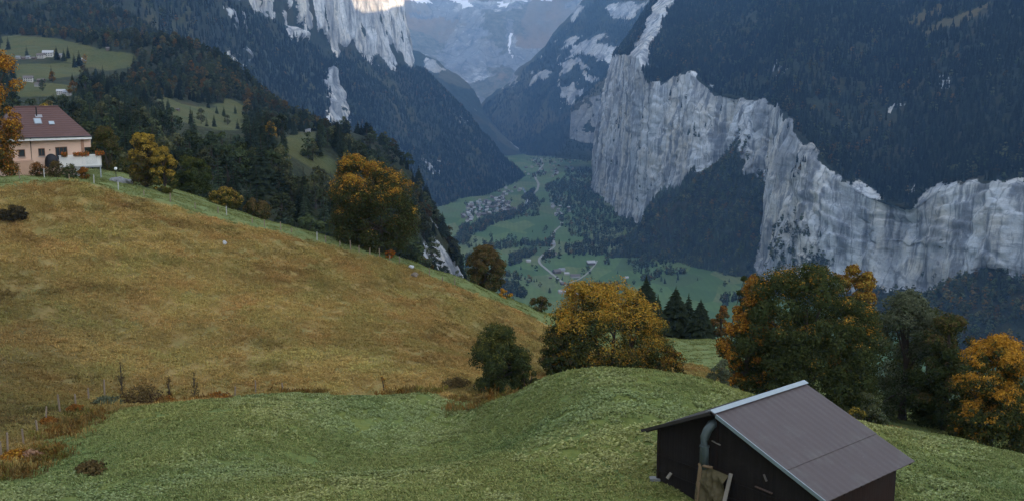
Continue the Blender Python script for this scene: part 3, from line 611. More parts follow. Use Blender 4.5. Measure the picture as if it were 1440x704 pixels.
# ================================================================== TREES
def leaf_quads(c, nrm, size, rng, aspect=.62):
    k = len(c); r = rng.normal(size=(k, 3)); t = np.cross(nrm, r); t /= np.linalg.norm(t, axis=1, keepdims=True)+1e-9
    bt = np.cross(nrm, t); s = np.asarray(size).reshape(-1, 1)
    V = np.stack([c-t*s, c-bt*s*aspect+t*s*.15, c+t*s, c+bt*s*aspect+t*s*.15], 1).reshape(-1, 3)
    return V, np.arange(4*k).reshape(-1, 4)
def unit(v): return v/(np.linalg.norm(v, axis=-1, keepdims=True)+1e-9)
def crown_data(seed, env, W, H, D, npuff, nleaf, leaf, pal, warm=0., warm_h=.6, warm_w=.5, puff=.22, gap=0., fine=True, wx=0.):
    """env: (height share, half width share, x shift share). pal: (cool list, warm list). Leaves sit on puffs spread over the envelope"""
    rng = np.random.default_rng(seed); e = np.array([(a+(0,))[:3] for a in env], float)
    if fine: nleaf = int(nleaf*2.3); leaf = leaf*.62; npuff = int(npuff*1.35); W = W*1.07; D = D*1.07
    zz = np.sort(e[:, 0]); 
    def ew(z): return np.interp(z, e[:, 0], e[:, 1]), np.interp(z, e[:, 0], e[:, 2])
    lo, hi = e[0, 0], e[-1, 0]
    # puff centres: heights weighted by girth
    zs = np.linspace(lo, hi, 200); wts = ew(zs)[0]+.12; z = rng.choice(zs, npuff, p=wts/wts.sum())+rng.normal(0, .01, npuff)
    a = rng.random(npuff)*2*np.pi; w, xo = ew(z); rr = np.where(rng.random(npuff) < .8, .78+.2*rng.random(npuff), .2+.5*rng.random(npuff))
    pr = puff*W*(.65+.7*rng.random(npuff)); wm = np.maximum(w*W-pr*.75, .05*W)
    P = np.stack([xo*W+wm*rr*np.cos(a), D/W*wm*rr*np.sin(a), z*H], 1); P[:, 2] = np.clip(P[:, 2], lo*H+pr*.4, hi*H-pr*.55)
    pw = rng.normal(0, 1, npuff)*.45
    k = rng.choice(npuff, nleaf, p=pr**2/(pr**2).sum())
    d = unit(rng.normal(size=(nleaf, 3))+np.array([0, 0, .55])); 
    sub = fbm(P[k]+d*pr[k, None], max(.12*W, .35), 3, seed)     # ragged puffs
    rad = pr[k]*(.62+.38*np.sqrt(rng.random(nleaf)))*(1+.34*sub); C = P[k]+d*rad[:, None]*np.array([1, 1, .82])
    C += rng.normal(0, .12*leaf+.03, C.shape)
    if gap > 0: keep = fbm(C, .2*W, 3, seed+9) > gap-.6; C, d, k = C[keep], d[keep], k[keep]
    nrm = unit(d*1.+rng.normal(0, .42, C.shape)+np.array([0, 0, .30]))
    sz = leaf*(.6+.8*rng.random(len(C)))
    V, Fq = leaf_quads(C, nrm, sz, rng)
    hz = (C[:, 2]/H-lo)/(hi-lo)
    wv = warm+warm_w*(hz-warm_h)*2+.66*fbm(C, .22*W, 3, seed+4)+.3*pw[k]+.35*(d[:, 2]-.2)+rng.normal(0, .16, len(C))+wx*C[:, 0]/W
    cool, wrm = np.array(pal[0]), np.array(pal[1]); ci = cool[rng.integers(0, len(cool), len(C))]; wi = wrm[rng.integers(0, len(wrm), len(C))]
    f = sm(-.15, .25, wv)[:, None]; mid = (ci*.5+wi*.5)
    col = np.where(f < .5, ci*(1-2*f)+mid*2*f, mid*(2-2*f)+wi*(2*f-1))*(.75+.5*rng.random((len(C), 1)))
    return V, Fq, np.repeat(col, 4, 0), P, pr
def crown_mesh(name, m, *a, **k):
    V, Fq, c, P, pr = crown_data(*a, **k); return mesh(name, V, Fq, [m], c), P, pr
def trunk_mb(seed, H, r, P, fork=.3, stems=1, lean=0.):
    rng = np.random.default_rng(seed); mb = MB()
    for s in range(stems):
        off = np.array([0, 0, 0.]) if stems == 1 else np.array([(s-(stems-1)/2)*r*3.2, rng.normal()*r, 0])
        top = np.array([off[0]*2.2+lean, off[1]*2, H*.72]); t = np.linspace(0, 1, 8)[:, None]
        pts = off*(1-t)+top*t+np.stack([np.sin(t[:, 0]*5+s)*.12*r*6*t[:, 0], np.cos(t[:, 0]*4+s)*.1*r*5*t[:, 0], 0*t[:, 0]], 1)
        pts[0, 2] = -.6; rad = r/stems**.4*(1-.85*t[:, 0])**.8+.02; rad[0] *= 1.5
        mb.tube(pts, rad, 9)
        for j in rng.permutation(len(P))[:max(4, 14//stems)]:
            q = P[j]; tt = np.clip(q[2]/(H*.72)*.55, fork, .9); b = pts[0]*(1-tt)+top*tt; b = np.array([np.interp(tt, t[:, 0], pts[:, i]) for i in range(3)])
            mid = (b+q)/2+np.array([0, 0, .06*H]); u = np.linspace(0, 1, 5)[:, None]; mb.tube((1-u)**2*b+2*u*(1-u)*mid+u**2*q, np.linspace(r*.4, .025, 5)/stems**.3, 6)
    return mb
GREEN = [(.040, .056, .020), (.052, .066, .024), (.034, .048, .018), (.062, .070, .024)]
OLIVE = [(.075, .078, .022), (.095, .088, .022), (.055, .062, .022)]
GREY = [(.098, .110, .064), (.078, .092, .050), (.118, .126, .074)]
ORANGE = [(.47, .235, .030), (.40, .185, .022), (.50, .27, .038), (.28, .14, .022)]
GOLD = [(.34, .22, .036), (.28, .18, .03), (.38, .26, .045), (.20, .14, .026)]
RUST = [(.21, .085, .02), (.27, .11, .022), (.15, .07, .02)]
BROWN = [(.11, .075, .03), (.085, .062, .026), (.13, .09, .035)]
E_ROUND = [(.10, .45), (.22, .86), (.40, 1.), (.60, .96), (.78, .76), (.92, .42), (1., .12)]
E_WIDE = [(.02, .62), (.12, .9), (.30, 1.), (.5, .97), (.68, .84), (.84, .6), (.95, .34), (1., .12)]
E_TALL = [(.05, .5), (.2, .85), (.45, 1.), (.7, .82), (.88, .5), (1., .1)]
E_LOW = [(.0, .8), (.3, 1.), (.65, .85), (.9, .5), (1., .2)]
def zground(x, y): return float(zN(np.array([x]), np.array([y]))[0]) if y < 198 else float(zT(np.array([x]), np.array([y]))[0])
def near_tree(name, label, cat, px, Y, top, wpx, env, pal, seed, npuff=60, nleaf=16000, leaf=.17, warm=0., bush=False, stems=1, group=None, trunk_r=None, base_z=None, depth=1., fork=.3, **k):
    x = (px-720)/F*Y; x = P3(px, top+ (0 if bush else 60), Y)[0]; zb = zground(x, Y) if base_z is None else base_z; zt = P3(px, top, Y)[2]; H = max(zt-zb, .4); W = wpx/2*Y/F*1.0
    t = thing(name, label, cat, (x, Y, zb), 0, group)
    me, P, pr = crown_mesh('crown', LEAF, seed, env, W, H, W*depth, npuff, nleaf, leaf, pal, warm=warm, **k)
    link('foliage' if bush else 'crown', me, t)
    r = trunk_r or max(.028*H, .05)
    if bush: trunk_mb(seed, H*.8, .035+.01*H, P, .1, 3).build('stem', BARK, t)
    else: trunk_mb(seed, H, r, P, fork, stems).build('trunk', BARK, t)
    return t
NT = near_tree
NT('maple_tree', 'rust orange tree cut off by the left border, in front of the pink house', 'tree', -20, 124, 58, 100, [(.04, .55, .1), (.15, .5, .05), (.35, .8), (.55, 1.), (.75, .92), (.9, .6), (1., .15)], (RUST+OLIVE, ORANGE+RUST), 11, 60, 15000, .19, .30)
NT('ash_tree', 'golden brown tree with loose crown on the crest right of the pink house', 'tree', 205, 136, 184, 52, E_TALL, (OLIVE+BROWN, GOLD), 12, 60, 15000, .17, -.02)
NT('ash_tree', 'lower golden yellow tree leaning on the taller golden brown one near the pink house', 'tree', 232, 134, 208, 40, [(.0, .7), (.3, 1.), (.6, .95), (.85, .6), (1., .15)], (OLIVE, GOLD), 13, 40, 9500, .17, .05)
NT('maple_tree', 'big dark rounded tree with orange top standing alone on the ridge fence line', 'tree', 527, 127, 221, 128, [(.0, .72, .02), (.1, .9, .04), (.3, 1.), (.52, .99, .01), (.68, .92, .0), (.78, .74, -.12), (.9, .52, -.3), (1., .14, -.38)], (GREEN+[(.05, .042, .018), (.07, .058, .02)], GOLD+RUST+ORANGE), 14, 90, 30000, .17, -.34, warm_w=.75, warm_h=.60, depth=.9, stems=2)
NT('shrub', 'small red and orange bush under the big dark tree on the ridge', 'shrub', 548, 124, 352, 20, E_LOW, (OLIVE, [(.40, .10, .02), (.36, .16, .02)]), 15, 10, 900, .12, .4, bush=True)
NT('beech_tree', 'dark brown green column shaped tree where the ridge drops to the valley', 'tree', 682, 133, 347, 58, [(.0, .7), (.2, .95), (.5, 1.), (.75, .82), (.92, .5), (1., .15)], (GREEN+BROWN, BROWN), 16, 46, 13000, .16, .05)
NT('shrub', 'bright orange bush right of the dark column shaped tree', 'shrub', 711, 128, 404, 22, E_LOW, (OLIVE, ORANGE), 17, 10, 1100, .12, .5, bush=True)
NT('shrub', 'low olive bush behind the ridge left of the wide orange tree', 'shrub', 758, 132, 419, 40, E_LOW, (OLIVE+GREEN, BROWN), 18, 14, 2200, .14, -.1, bush=True)
NT('young_tree', 'small round dark green tree with yellow tip in the hollow below the dry slope', 'tree', 702, 78, 455, 92, [(.08, .6), (.2, .92), (.4, 1.), (.6, .92), (.8, .62), (1., .16)], (GREEN+[(.06, .075, .028)], OLIVE+[(.15, .14, .035)]), 19, 60, 15000, .12, -.16, warm_w=.5, depth=.9)
NT('shrub', 'dark green bush growing against the right side of the small round tree', 'shrub', 738, 77, 496, 46, E_LOW, (GREEN, OLIVE), 20, 20, 4000, .12, -.2, bush=True)
NT('maple_tree', 'wide many stemmed tree with bright orange crown behind the grassy mound', 'tree', 852, 93, 401, 186, [(.0, .72, -.1), (.12, .84, -.06), (.32, .98), (.52, 1.), (.68, .86, .03), (.82, .70, -.06), (.93, .5, -.08), (1., .25, -.1)], (OLIVE+GREEN, ORANGE+GOLD+GOLD), 21, 130, 36000, .15, .02, warm_w=.42, gap=.06, depth=.8, stems=4, puff=.19, trunk_r=.34)
NT('shrub', 'dark bush at the left foot of the wide orange tree', 'shrub', 786, 91, 470, 62, E_LOW, (GREEN, BROWN), 22, 24, 4500, .14, -.3, bush=True)
NT('shrub', 'olive and rust bush at the right foot of the wide orange tree', 'shrub', 938, 92, 488, 62, E_LOW, (OLIVE+GREEN, RUST+GOLD), 23, 24, 4200, .13, -.05, bush=True)
NT('shrub', 'small gold tipped bush in front of the wide orange tree on the mound rim', 'shrub', 828, 84, 508, 22, E_LOW, (OLIVE, GOLD), 24, 9, 900, .11, .3, bush=True)
NT('maple_tree', 'huge dark green tree with orange rim right behind the barn', 'tree', 1138, 78, 375, 212, [(.0, .86, .06), (.12, .95, .05), (.35, 1., .02), (.55, .99), (.72, .88), (.86, .66, -.04), (.95, .42, -.1), (1., .16, -.12)], (GREEN+[(.07, .075, .024)], ORANGE+OLIVE), 25, 150, 46000, .14, -.66, warm_w=.62, warm_h=.66, depth=.85, puff=.16, trunk_r=.4)
NT('maple_tree', 'orange tree crowding the left side of the huge dark tree behind the barn', 'tree', 1052, 80, 388, 88, [(.05, .7, .2), (.25, .95, .08), (.5, 1.), (.72, .72, .1), (.88, .42, .12), (1., .1, .12)], (OLIVE+GREEN, ORANGE+RUST), 26, 55, 13000, .15, .12, warm_w=.4, wx=-.25)
NT('maple_tree', 'brownish orange tree peeking over the right shoulder of the huge dark tree', 'tree', 1198, 92, 374, 82, [(.1, .6), (.5, 1.), (.8, .9), (.93, .62), (1., .35)], (OLIVE+BROWN, RUST+GOLD), 27, 50, 14000, .16, .05)
NT('lime_tree', 'grey green tree between the huge dark tree and the right border', 'tree', 1276, 82, 411, 132, [(.0, .8), (.2, 1.), (.45, 1.), (.65, .86), (.83, .62, -.06), (.94, .36, -.1), (1., .12, -.1)], (GREEN+GREY, GREY), 28, 70, 18000, .14, .02, warm_w=.45, depth=.9)
NT('beech_tree', 'dark shaded tree between the grey green tree and the orange tree at the right border', 'tree', 1334, 78, 444, 112, E_WIDE, (GREEN, OLIVE+BROWN), 29, 55, 14000, .14, -.22, depth=.9)
NT('maple_tree', 'orange topped tree at the right border above the meadow edge', 'tree', 1398, 71, 474, 122, [(.0, .8), (.15, .95), (.4, 1.), (.62, .95), (.8, .74), (.93, .46), (1., .16)], (GREEN+OLIVE, ORANGE), 30, 90, 32000, .13, -.10, warm_w=.62, warm_h=.55, depth=.9)
NT('beech_tree', 'deep green tree wedged behind the grey green tree and the shaded dark tree', 'tree', 1306, 94, 438, 120, E_WIDE, (GREEN, OLIVE), 92, 60, 15000, .15, -.25)
NT('beech_tree', 'dark tree cut off by the right border behind the orange topped tree', 'tree', 1462, 80, 492, 90, E_WIDE, (GREEN, OLIVE), 31, 45, 9000, .15, -.2)
NT('shrub', 'grey green willow bush at the left foot of the trees behind the barn', 'shrub', 1016, 72, 507, 58, E_LOW, (GREY, GREY), 32, 22, 4600, .10, 0, bush=True)
NT('shrub', 'grey green bush at the right foot of the huge dark tree', 'shrub', 1226, 68, 548, 56, E_LOW, (GREEN+GREY, GREY+OLIVE), 33, 22, 4600, .11, -.1, bush=True)
NT('shrub', 'small yellowish bush at the meadow edge behind the barn roof', 'shrub', 1206, 60, 574, 30, E_LOW, (OLIVE, GOLD+OLIVE), 34, 10, 1500, .09, .05, bush=True)
NT('beech_tree', 'dark olive tree behind the white terrace of the pink house', 'tree', 152, 166, 177, 60, E_WIDE, (GREEN+OLIVE, OLIVE+BROWN), 35, 50, 12000, .18, .12)
NT('beech_tree', 'dark green tree filling the gap behind the two golden trees', 'tree', 268, 152, 220, 62, E_WIDE, (GREEN, OLIVE), 36, 44, 9000, .19, -.3)
NT('beech_tree', 'small olive yellow tree on the crest below the dark forest', 'tree', 318, 142, 264, 52, E_LOW, (OLIVE, GOLD+BROWN), 37, 30, 6000, .17, .0)
NT('beech_tree', 'dark tree beside the olive yellow tree on the crest', 'tree', 362, 148, 280, 44, E_LOW, (GREEN+BROWN, BROWN), 38, 26, 5000, .18, -.1)
NT('beech_tree', 'yellow tree showing just above the roof of the pink house', 'tree', 64, 172, 141, 46, E_TALL, (OLIVE, GOLD), 39, 26, 5000, .2, .1)
NT('shrub', 'dark bush alone on the dry slope at the left border', 'shrub', 16, hitN(16, 307)[1], 290, 42, E_LOW, ([(.035, .032, .02), (.05, .042, .024)], BROWN), 40, 26, 3600, .12, -.3, bush=True)
for i, (px, Y, tp, w_, pal, lab) in enumerate([
    (52, 133, 230, 26, (GREEN+BROWN, RUST), 'dark bush below the wall of the pink house by the boarded corner'), (78, 132, 228, 26, (OLIVE+BROWN, BROWN), 'brownish bush under the black dome beside the white terrace'), (98, 131, 232, 24, (GREEN+GREY, OLIVE), 'grey green bush in front of the white terrace railing'), (116, 131, 236, 18, (RUST+OLIVE, RUST), 'rusty bush below the concrete pier of the terrace'),
    (196, 71, 550, 70, ([(.06, .036, .022), (.08, .045, .026)], BROWN), 'dark brown bramble thicket at the rear edge of the green meadow'), (152, 68, 560, 44, (BROWN+OLIVE, GREY), 'grey brown weeds left of the bramble thicket'), (232, 72, 556, 36, (BROWN, RUST), 'rusty bramble right of the dark bramble thicket'),
    (642, 80, 548, 44, (GREEN+BROWN, BROWN), 'low dark scrub left of the small round tree'), (16, 52, 645, 46, (RUST, ORANGE+RUST), 'bright rusty bracken clump by the fence in the lower left corner'), (45, 52.5, 648, 30, ([(.26, .15, .08), (.2, .1, .05)], [(.34, .2, .12)]), 'pale pinkish dry bracken right of the rusty clump'),
    (70, 62, 612, 26, (BROWN+RUST, RUST), 'brown bracken along the lower left fence'), (104, 65, 590, 28, (BROWN, RUST), 'brown bracken where the lower left fence meets the dry slope'), (128, 48.3, 664, 46, (GREEN+BROWN, BROWN), 'dark weeds overhanging the small ditch in the lower left'), (305, 71, 548, 40, ([(.2, .14, .07), (.15, .1, .05)], RUST), 'tan dry weeds on the rear meadow edge')]):
    NT('shrub', lab, 'shrub', px, Y, tp+(0 if i < 4 or i == 4 else 5), w_, E_LOW, pal, 50+i, 20, 1500, .12 if Y < 90 else .13, .0, bush=True, puff=.36, gap=.45)
for i, (px, Y, tp, w_, pal, lab) in enumerate([(540, 75, 516, 13, (RUST, ORANGE+RUST), 'thin rusty sapling at the middle of the rear meadow edge'), (275, 72, 520, 15, (BROWN+GREEN, BROWN), 'thin dark dead sapling right of the bramble thicket'), (173, 73, 508, 15, (BROWN+GREY, BROWN), 'thin grey brown sapling above the bramble thicket'), (240, 74, 528, 10, (BROWN, BROWN), 'bare thin stalk between the two thin saplings')]):
    NT('sapling', lab, 'sapling', px, Y, tp, w_, [(.15, .5), (.4, 1.), (.7, .8), (1., .3)], pal, 70+i, 26, 330, .06, .2, trunk_r=.022, gap=.3, puff=.3)

# ------------------------------------------------------------------ conifers
def conifer(seed, H, Rr, lev, nb, dark=1.):
    rng = np.random.default_rng(seed); V, Fq, C = [], [], []; n = 0
    for i in range(lev):
        f = (i+rng.random()*.5)/lev; z = H*(.05+.94*f); r = Rr*(1-f)**.82*(.82+.36*rng.random())
        k = max(4, int(nb*(1-.45*f)))
        for j in range(k):
            a = 2*np.pi*(j+rng.random()*.8)/k; L = r*(.72+.5*rng.random()); d = np.array([np.cos(a), np.sin(a), 0]); s = np.array([-np.sin(a), np.cos(a), 0])
            w = L*(.26+.16*rng.random()); dr = L*(.30+.25*rng.random())*(1-.6*f); th = .12*L
            p0 = np.array([0, 0, z]); p1 = d*L*.55+np.array([0, 0, z-dr*.35]); p2 = d*L+np.array([0, 0, z-dr])
            vs = [p0, p1-s*w-[0, 0, th], p2, p1+s*w-[0, 0, th], p1+[0, 0, th]]
            V += vs; Fq += [(n, n+1, n+4), (n+1, n+2, n+4), (n+2, n+3, n+4), (n+3, n, n+4)]; n += 5
            b = (.8+.4*rng.random())*dark; c0 = np.array([.024, .036, .021])*b; c1 = np.array([.048, .062, .034])*b; C += [c0, c1, c1*1.2, c1, c0*1.3]
    V += [np.array([Rr*.05, 0, H*.9]), np.array([-Rr*.05, Rr*.05, H*.9]), np.array([0, 0, H*1.02])]; Fq.append((n, n+1, n+2)); C += [np.array([.04, .055, .03])]*3
    return np.array(V), np.array(Fq), np.array(C)
def con_mesh(nm, m, *a, **k):
    V, Fq, C = conifer(*a, **k); return mesh(nm, V, Fq, [m], C)
def bare_trunk(nm, H, r): return MB().tube([(0, 0, -.8), (0, 0, H*.4), (0, 0, H*.96)], [r*1.3, r, .02], 7).me(nm, [BARK])
for i, (px, Y, tp, w_, lab) in enumerate([(908, 150, 387, 54, 'tallest dark spruce behind the wide orange tree'), (950, 153, 402, 52, 'broad dark spruce second from the wide orange tree'), (968, 160, 412, 40, 'dark spruce half hidden in the middle of the spruce row'), (985, 148, 420, 38, 'slim dark spruce at the right end of the spruce row'), (884, 158, 418, 34, 'dark spruce top showing just over the wide orange crown'), (925, 162, 414, 40, 'dark spruce squeezed between the two tallest of the row')]):
    x = P3(px, 440, Y)[0]; zb = zground(x, Y); H = P3(px, tp, Y)[2]-zb; t = thing('spruce_tree', lab, 'tree', (x, Y, zb), i*1.3)
    link('crown', con_mesh('crown', LEAF, 80+i, H, w_/2*Y/F*1.6, 42, 18, dark=.5), t); link('trunk', bare_trunk('trunk', H, .22), t)
NT('beech_tree', 'small tan leaved tree right of the dark spruce row', 'tree', 1013, 150, 428, 36, E_TALL, (OLIVE+BROWN, BROWN+RUST), 90, 26, 4500, .17, .0)
NT('shrub', 'pointed dark evergreen bush beside the huge dark tree top left', 'shrub', 1046, 96, 386, 30, E_TALL, (GREEN, GREEN), 91, 20, 3000, .14, -.3, bush=True)

# mid distance kinds, shared meshes
CONV = [(s, 10., 2.0+.3*(s % 3), 24, 10) for s in range(200, 205)]
DECV = [(210+s,) for s in range(5)]
CONO = [con_mesh('spruce_crown', LEAF_O, *a) for a in CONV]; CONI = [con_mesh('spruce_wood_%d' % i, LEAF_I, *a) for i, a in enumerate(CONV)]
WHITE = [(1, 1, 1), (.8, .82, .8), (1.15, 1.1, 1.)]
def dec(nm, m, s, n=900, leaf=.34, npf=26):
    env = [E_ROUND, E_TALL, E_WIDE][s % 3]; V, Fq, c, P, pr = crown_data(s, env, 3.3+.4*(s % 2), 9., 3.3, npf, n, leaf, ([(.7, .75, .7), (1, 1, 1), (.85, .9, .9)], [(1.25, 1.15, 1.), (1.1, 1.05, 1)]), warm=0., puff=.27, fine=False)
    return mesh(nm, V, Fq, [m], c), P
DECO = [dec('leafy_crown', LEAF_O, 210+s) for s in range(5)]; DECI = [dec('leafy_wood_%d' % s, LEAF_I, 210+s)[0] for s in range(5)]
protos('mid_tree', CONI+DECI)
def farcon(nm, s):
    rng = np.random.default_rng(s); V, Fq, C = [], [], []; n = 0; H = 10.; Rr = 1.75+.35*rng.random()
    for i in range(6):
        f = i/6.; z0 = H*(.06+.86*f); r = Rr*(1-f)**.85; k = 8; V.append((0, 0, z0+H*.27*(1-.3*f))); C.append((.062, .076, .046))
        a0 = rng.random()*6
        for j in range(k):
            a = a0+2*np.pi*j/k; q = r*(1.05 if j % 2 else .62)*(.8+.4*rng.random()); V.append((q*np.cos(a), q*np.sin(a), z0-.03*H*rng.random())); C.append(np.array([.030, .040, .026])*(.5+.7*rng.random()))
        Fq += [(n, n+1+j, n+1+(j+1) % k) for j in range(k)]; n += k+1
    return mesh(nm, np.array(V, float), np.array(Fq), [LEAF_I], np.array(C))
protos('far_tree', [farcon('far_spruce_%d' % s, 300+s) for s in range(4)]+[dec('far_leafy_%d' % s, LEAF_I, 310+s, 110, .95, 12)[0] for s in range(3)])
def wood_tints(n, is_dec, P, autumn=.1, sd=0, dk=.72):
    """tint per tree; spruces carry their own green, leafy trees take theirs here"""
    g = fbm(P, 60., 3, 400+sd); v = (.5+1.05*RNG.random(n))[:, None]
    con = np.array([[1., 1., 1.]])*v*(1+.3*g[:, None]+.25*fbm(P, 420., 3, 420+sd)[:, None])*dk; u = RNG.random(n)
    pal = np.array([(.050, .066, .030), (.065, .078, .040), (.040, .056, .034), (.085, .09, .045)])[RNG.integers(0, 4, n)]
    aut = np.array([(.12, .082, .026), (.135, .078, .022), (.095, .072, .03), (.12, .098, .034)])[RNG.integers(0, 4, n)]
    return np.where(is_dec[:, None], np.where((u-.45*np.clip(fbm(P, 330., 3, 440+sd)-.12, 0, 1) < autumn)[:, None], aut, pal)*v*(.6+.4*dk), con)

# ------------------------------------------------------------------ the wood on the terrace: the largest in view are trees of their own, the rest one stuff object
TF = gridfaces(len(tx), len(ty))
tw = (t_clear < .3)*(t_rock < .35)*(TV[:, 0] < 20-.0*TV[:, 1])*(TV[:, 1] > 205)*1.0
tw = tw*np.where(TV[:, 1] < 700, 1.0, .8)
pq = proj(TV); tw = tw*((pq[:, 0] > -120)*(pq[:, 0] < 760)*(pq[:, 1] < 520)*(pq[:, 1] > -60))
TT = sample(TV, TF, tw, 15000); TT[:, 2] = zT(TT[:, 0], TT[:, 1])
n = len(TT); tdec = RNG.random(n) < (.44+.3*fbm(TT, 120., 2, 91)); th = np.where(tdec, 8+5*RNG.random(n), 8.5+8*RNG.random(n)*(.6+.4*RNG.random(n)))
extra = [(283, 174, 1, 10.5), (229, 157, 0, 12), (237, 158, 0, 11), (315, 164, 0, 9), (331, 160, 0, 8), (293, 152, 0, 7), (381, 203, 2, 9.5), (393, 186, 0, 12), (73, 114, 0, 13), (74, 116, 1, 9), (434, 222, 1, 11), (447, 218, 0, 13), (440, 226, 1, 9), (80, 84, 0, 15), (90, 86, 0, 13), (96, 82, 0, 14), (105, 95, 0, 15), (112, 93, 0, 16), (120, 90, 2, 10), (12, 70, 0, 16), (60, 128, 1, 8), (320, 176, 1, 8), (305, 160, 0, 7)]
ep = [(hitT(a, b_), k, h) for a, b_, k, h in extra]; ep = [e for e in ep if e[0] is not None]
TT = np.concatenate([TT, [e[0] for e in ep]]); tdec = np.r_[tdec, [e[1] > 0 for e in ep]]; th = np.r_[th, [e[2] for e in ep]]
ttint = wood_tints(len(TT), tdec, TT, .05, 1, .55)
for i, e in enumerate(ep):
    if e[1] == 2: ttint[n+i] = (.26, .16, .03)
bp, tp = proj(TT), proj(TT+np.stack([0*th, 0*th, th], 1)); hp = bp[:, 1]-tp[:, 1]; wp = hp*np.where(tdec, .72, .42)
onscr = (tp[:, 0] > -30) & (tp[:, 0] < 1470) & (bp[:, 1] > -5); skyv = SKY[np.clip(tp[:, 0].astype(int), 0, 1439)]; onscr &= tp[:, 1] < skyv+6
for c_ in clear_px:
    onscr &= ~(inpoly(tp, c_) & ~inpoly(bp, c_) & (np.arange(len(tp)) < n) & (RNG.random(len(tp)) < .93))
    onscr &= ~(inpoly((tp+bp)/2, c_) & (np.arange(len(tp)) < n) & (RNG.random(len(tp)) < .94))
TT, tdec, th, ttint, bp, tp, hp, wp = (a[onscr] for a in (TT, tdec, th, ttint, bp, tp, hp, wp)); isx = np.arange(len(onscr))[onscr] >= n
buf = np.zeros((352, 720), bool)
for c in range(720): buf[int(SKY[c*2]//2):, c] = True
for (a, b_, c, d) in ((8, 148, 134, 240), (466, 225, 592, 365), (655, 350, 713, 420), (182, 186, 248, 270), (0, 60, 40, 240), (122, 180, 182, 245), (240, 222, 298, 290)): buf[b_//2:d//2, a//2:c//2] = True
area = np.zeros(len(TT))
for i in np.argsort(TT[:, 1]):
    x0, x1, y0, y1 = (int(v/2) for v in (tp[i, 0]-wp[i]/2, tp[i, 0]+wp[i]/2+1, tp[i, 1], bp[i, 1]+1)); x0, y0 = max(x0, 0), max(y0, 0)
    if x1 <= x0 or y1 <= y0: continue
    r = buf[y0:y1, x0:x1]; area[i] = (~r).sum()
    k = (x1-x0)//4; buf[y0:y1, x0+k:max(x1-k, x0+k+1)] = True
keep = (area > 0) | (RNG.random(len(TT)) < .55)
ind = np.zeros(len(TT), bool)
for kk, cap in ((False, 230), (True, 230)):
    ids = np.where(tdec == kk)[0]; ids = ids[np.argsort(-(area[ids]+1e4*isx[ids]))][:cap]; ids = ids[area[ids] > 6]; ind[ids] = True
trunkC, trunkD = bare_trunk('spruce_trunk', 10, .2), [trunk_mb(500+s, 9., .22, DECO[s][1], .3).me('leafy_trunk', [BARK]) for s in range(5)]
def region(px, py):
    if py < 112: return 'around the terrace hamlet high on the left'
    if px < 150: return 'between the hamlet and the roof of the pink house'
    if px < 330: return 'on the wooded slope behind the golden trees' if py > 185 else 'round the sloping clearing above the golden trees'
    if px < 470: return 'on the wooded slope left of the big ridge tree' if py > 235 else 'round the small clearing below the pale rock pillar'
    return 'on the steep wooded spur right of the big ridge tree'
sp = [('spruce', 'dark green'), ('leafy', 'green')]
for i in np.where(ind)[0]:
    tc = ttint[i]; warm_ = tdec[i] and tc[0] > tc[1]*1.25; rg = region(tp[i, 0], (tp[i, 1]+bp[i, 1])/2)
    big = 'tall' if hp[i] > 34 else ('middling' if hp[i] > 20 else 'small'); kd = ('orange brown leafy tree' if warm_ else 'dull green leafy tree') if tdec[i] else 'dark pointed spruce'
    lab = '%s %s %s' % (big, kd, rg)
    t = thing('leafy_tree' if tdec[i] else 'spruce_tree', lab, 'tree', TT[i], RNG.random()*6.28, '%ss, %s, %s' % (kd, big, rg)); k = int(RNG.integers(0, 5))
    s = th[i]/(9. if tdec[i] else 10.); w_ = s*(.9+.25*RNG.random()); t.scale = (w_, w_, s)
    c = link('crown', DECO[k][0] if tdec[i] else CONO[k], t); c.color = tuple(tc)+(1,)
    link('trunk', trunkD[k] if tdec[i] else trunkC, t)
rest = keep & ~ind; m_ = int(rest.sum())
s = th[rest]/np.where(tdec[rest], 9., 10.); w_ = s*(.9+.3*RNG.random(m_)); up = np.zeros((m_, 3)); up[:, 2] = RNG.random(m_)*6.28
scatter('terrace_wood', 'mid_tree', TT[rest], up, np.stack([w_, w_, s], 1), ttint[rest], 'mixed dark spruce and leafy wood covering the terrace slope on the left', 'wood', np.where(tdec[rest], 5, 0)+RNG.integers(0, 5, m_))

# ------------------------------------------------------------------ far woods
def far_wood(name, V, Fq, wts, n, h0, h1, label, autumn=.06, decf=.12, sd=5, margin=90, dk=.48):
    q = proj(V); wts = wts*((q[:, 0] > -margin-60)*(q[:, 0] < 1440+margin+60)*(q[:, 1] > -margin)*(q[:, 1] < 600)*(V[:, 1] > 300))
    wts = wts*(.25+.75*sm(-.6, -.25, fbm(V, 190., 4, 460+sd)))
    P = sample(V, Fq, wts, n); d = RNG.random(n) < np.clip(decf+.35*fbm(P, 220., 3, sd)*(decf*4), 0, 1); h = (h0+(h1-h0)*RNG.random(n)**1.3)*np.where(d, .8, 1)
    t = wood_tints(n, d, P, autumn/max(decf, .01), sd, dk); s = h/np.where(d, 9., 10.); w = s*(.95+.3*RNG.random(n)); r = np.zeros((n, 3)); r[:, 2] = RNG.random(n)*6.28; P[:, 2] -= .5
    return scatter(name, 'far_tree', P, r, np.stack([w, w, s], 1), t, label, 'wood', np.where(d, 4+RNG.integers(0, 3, n), RNG.integers(0, 4, n)))
up_w = R_forest*(R_b > 1.5); lo_w = R_forest*(R_b < 1.5)
far_wood('mountain_forest', RV2, RF, up_w, 26000, 15, 25, 'dark spruce forest on the slope above the great cliff', .015, .10, 5)
far_wood('talus_forest', RV2, RF, lo_w, 7500, 14, 22, 'dark forest on the rubble slope below the great cliff', .07, .80, 6, dk=1.5)
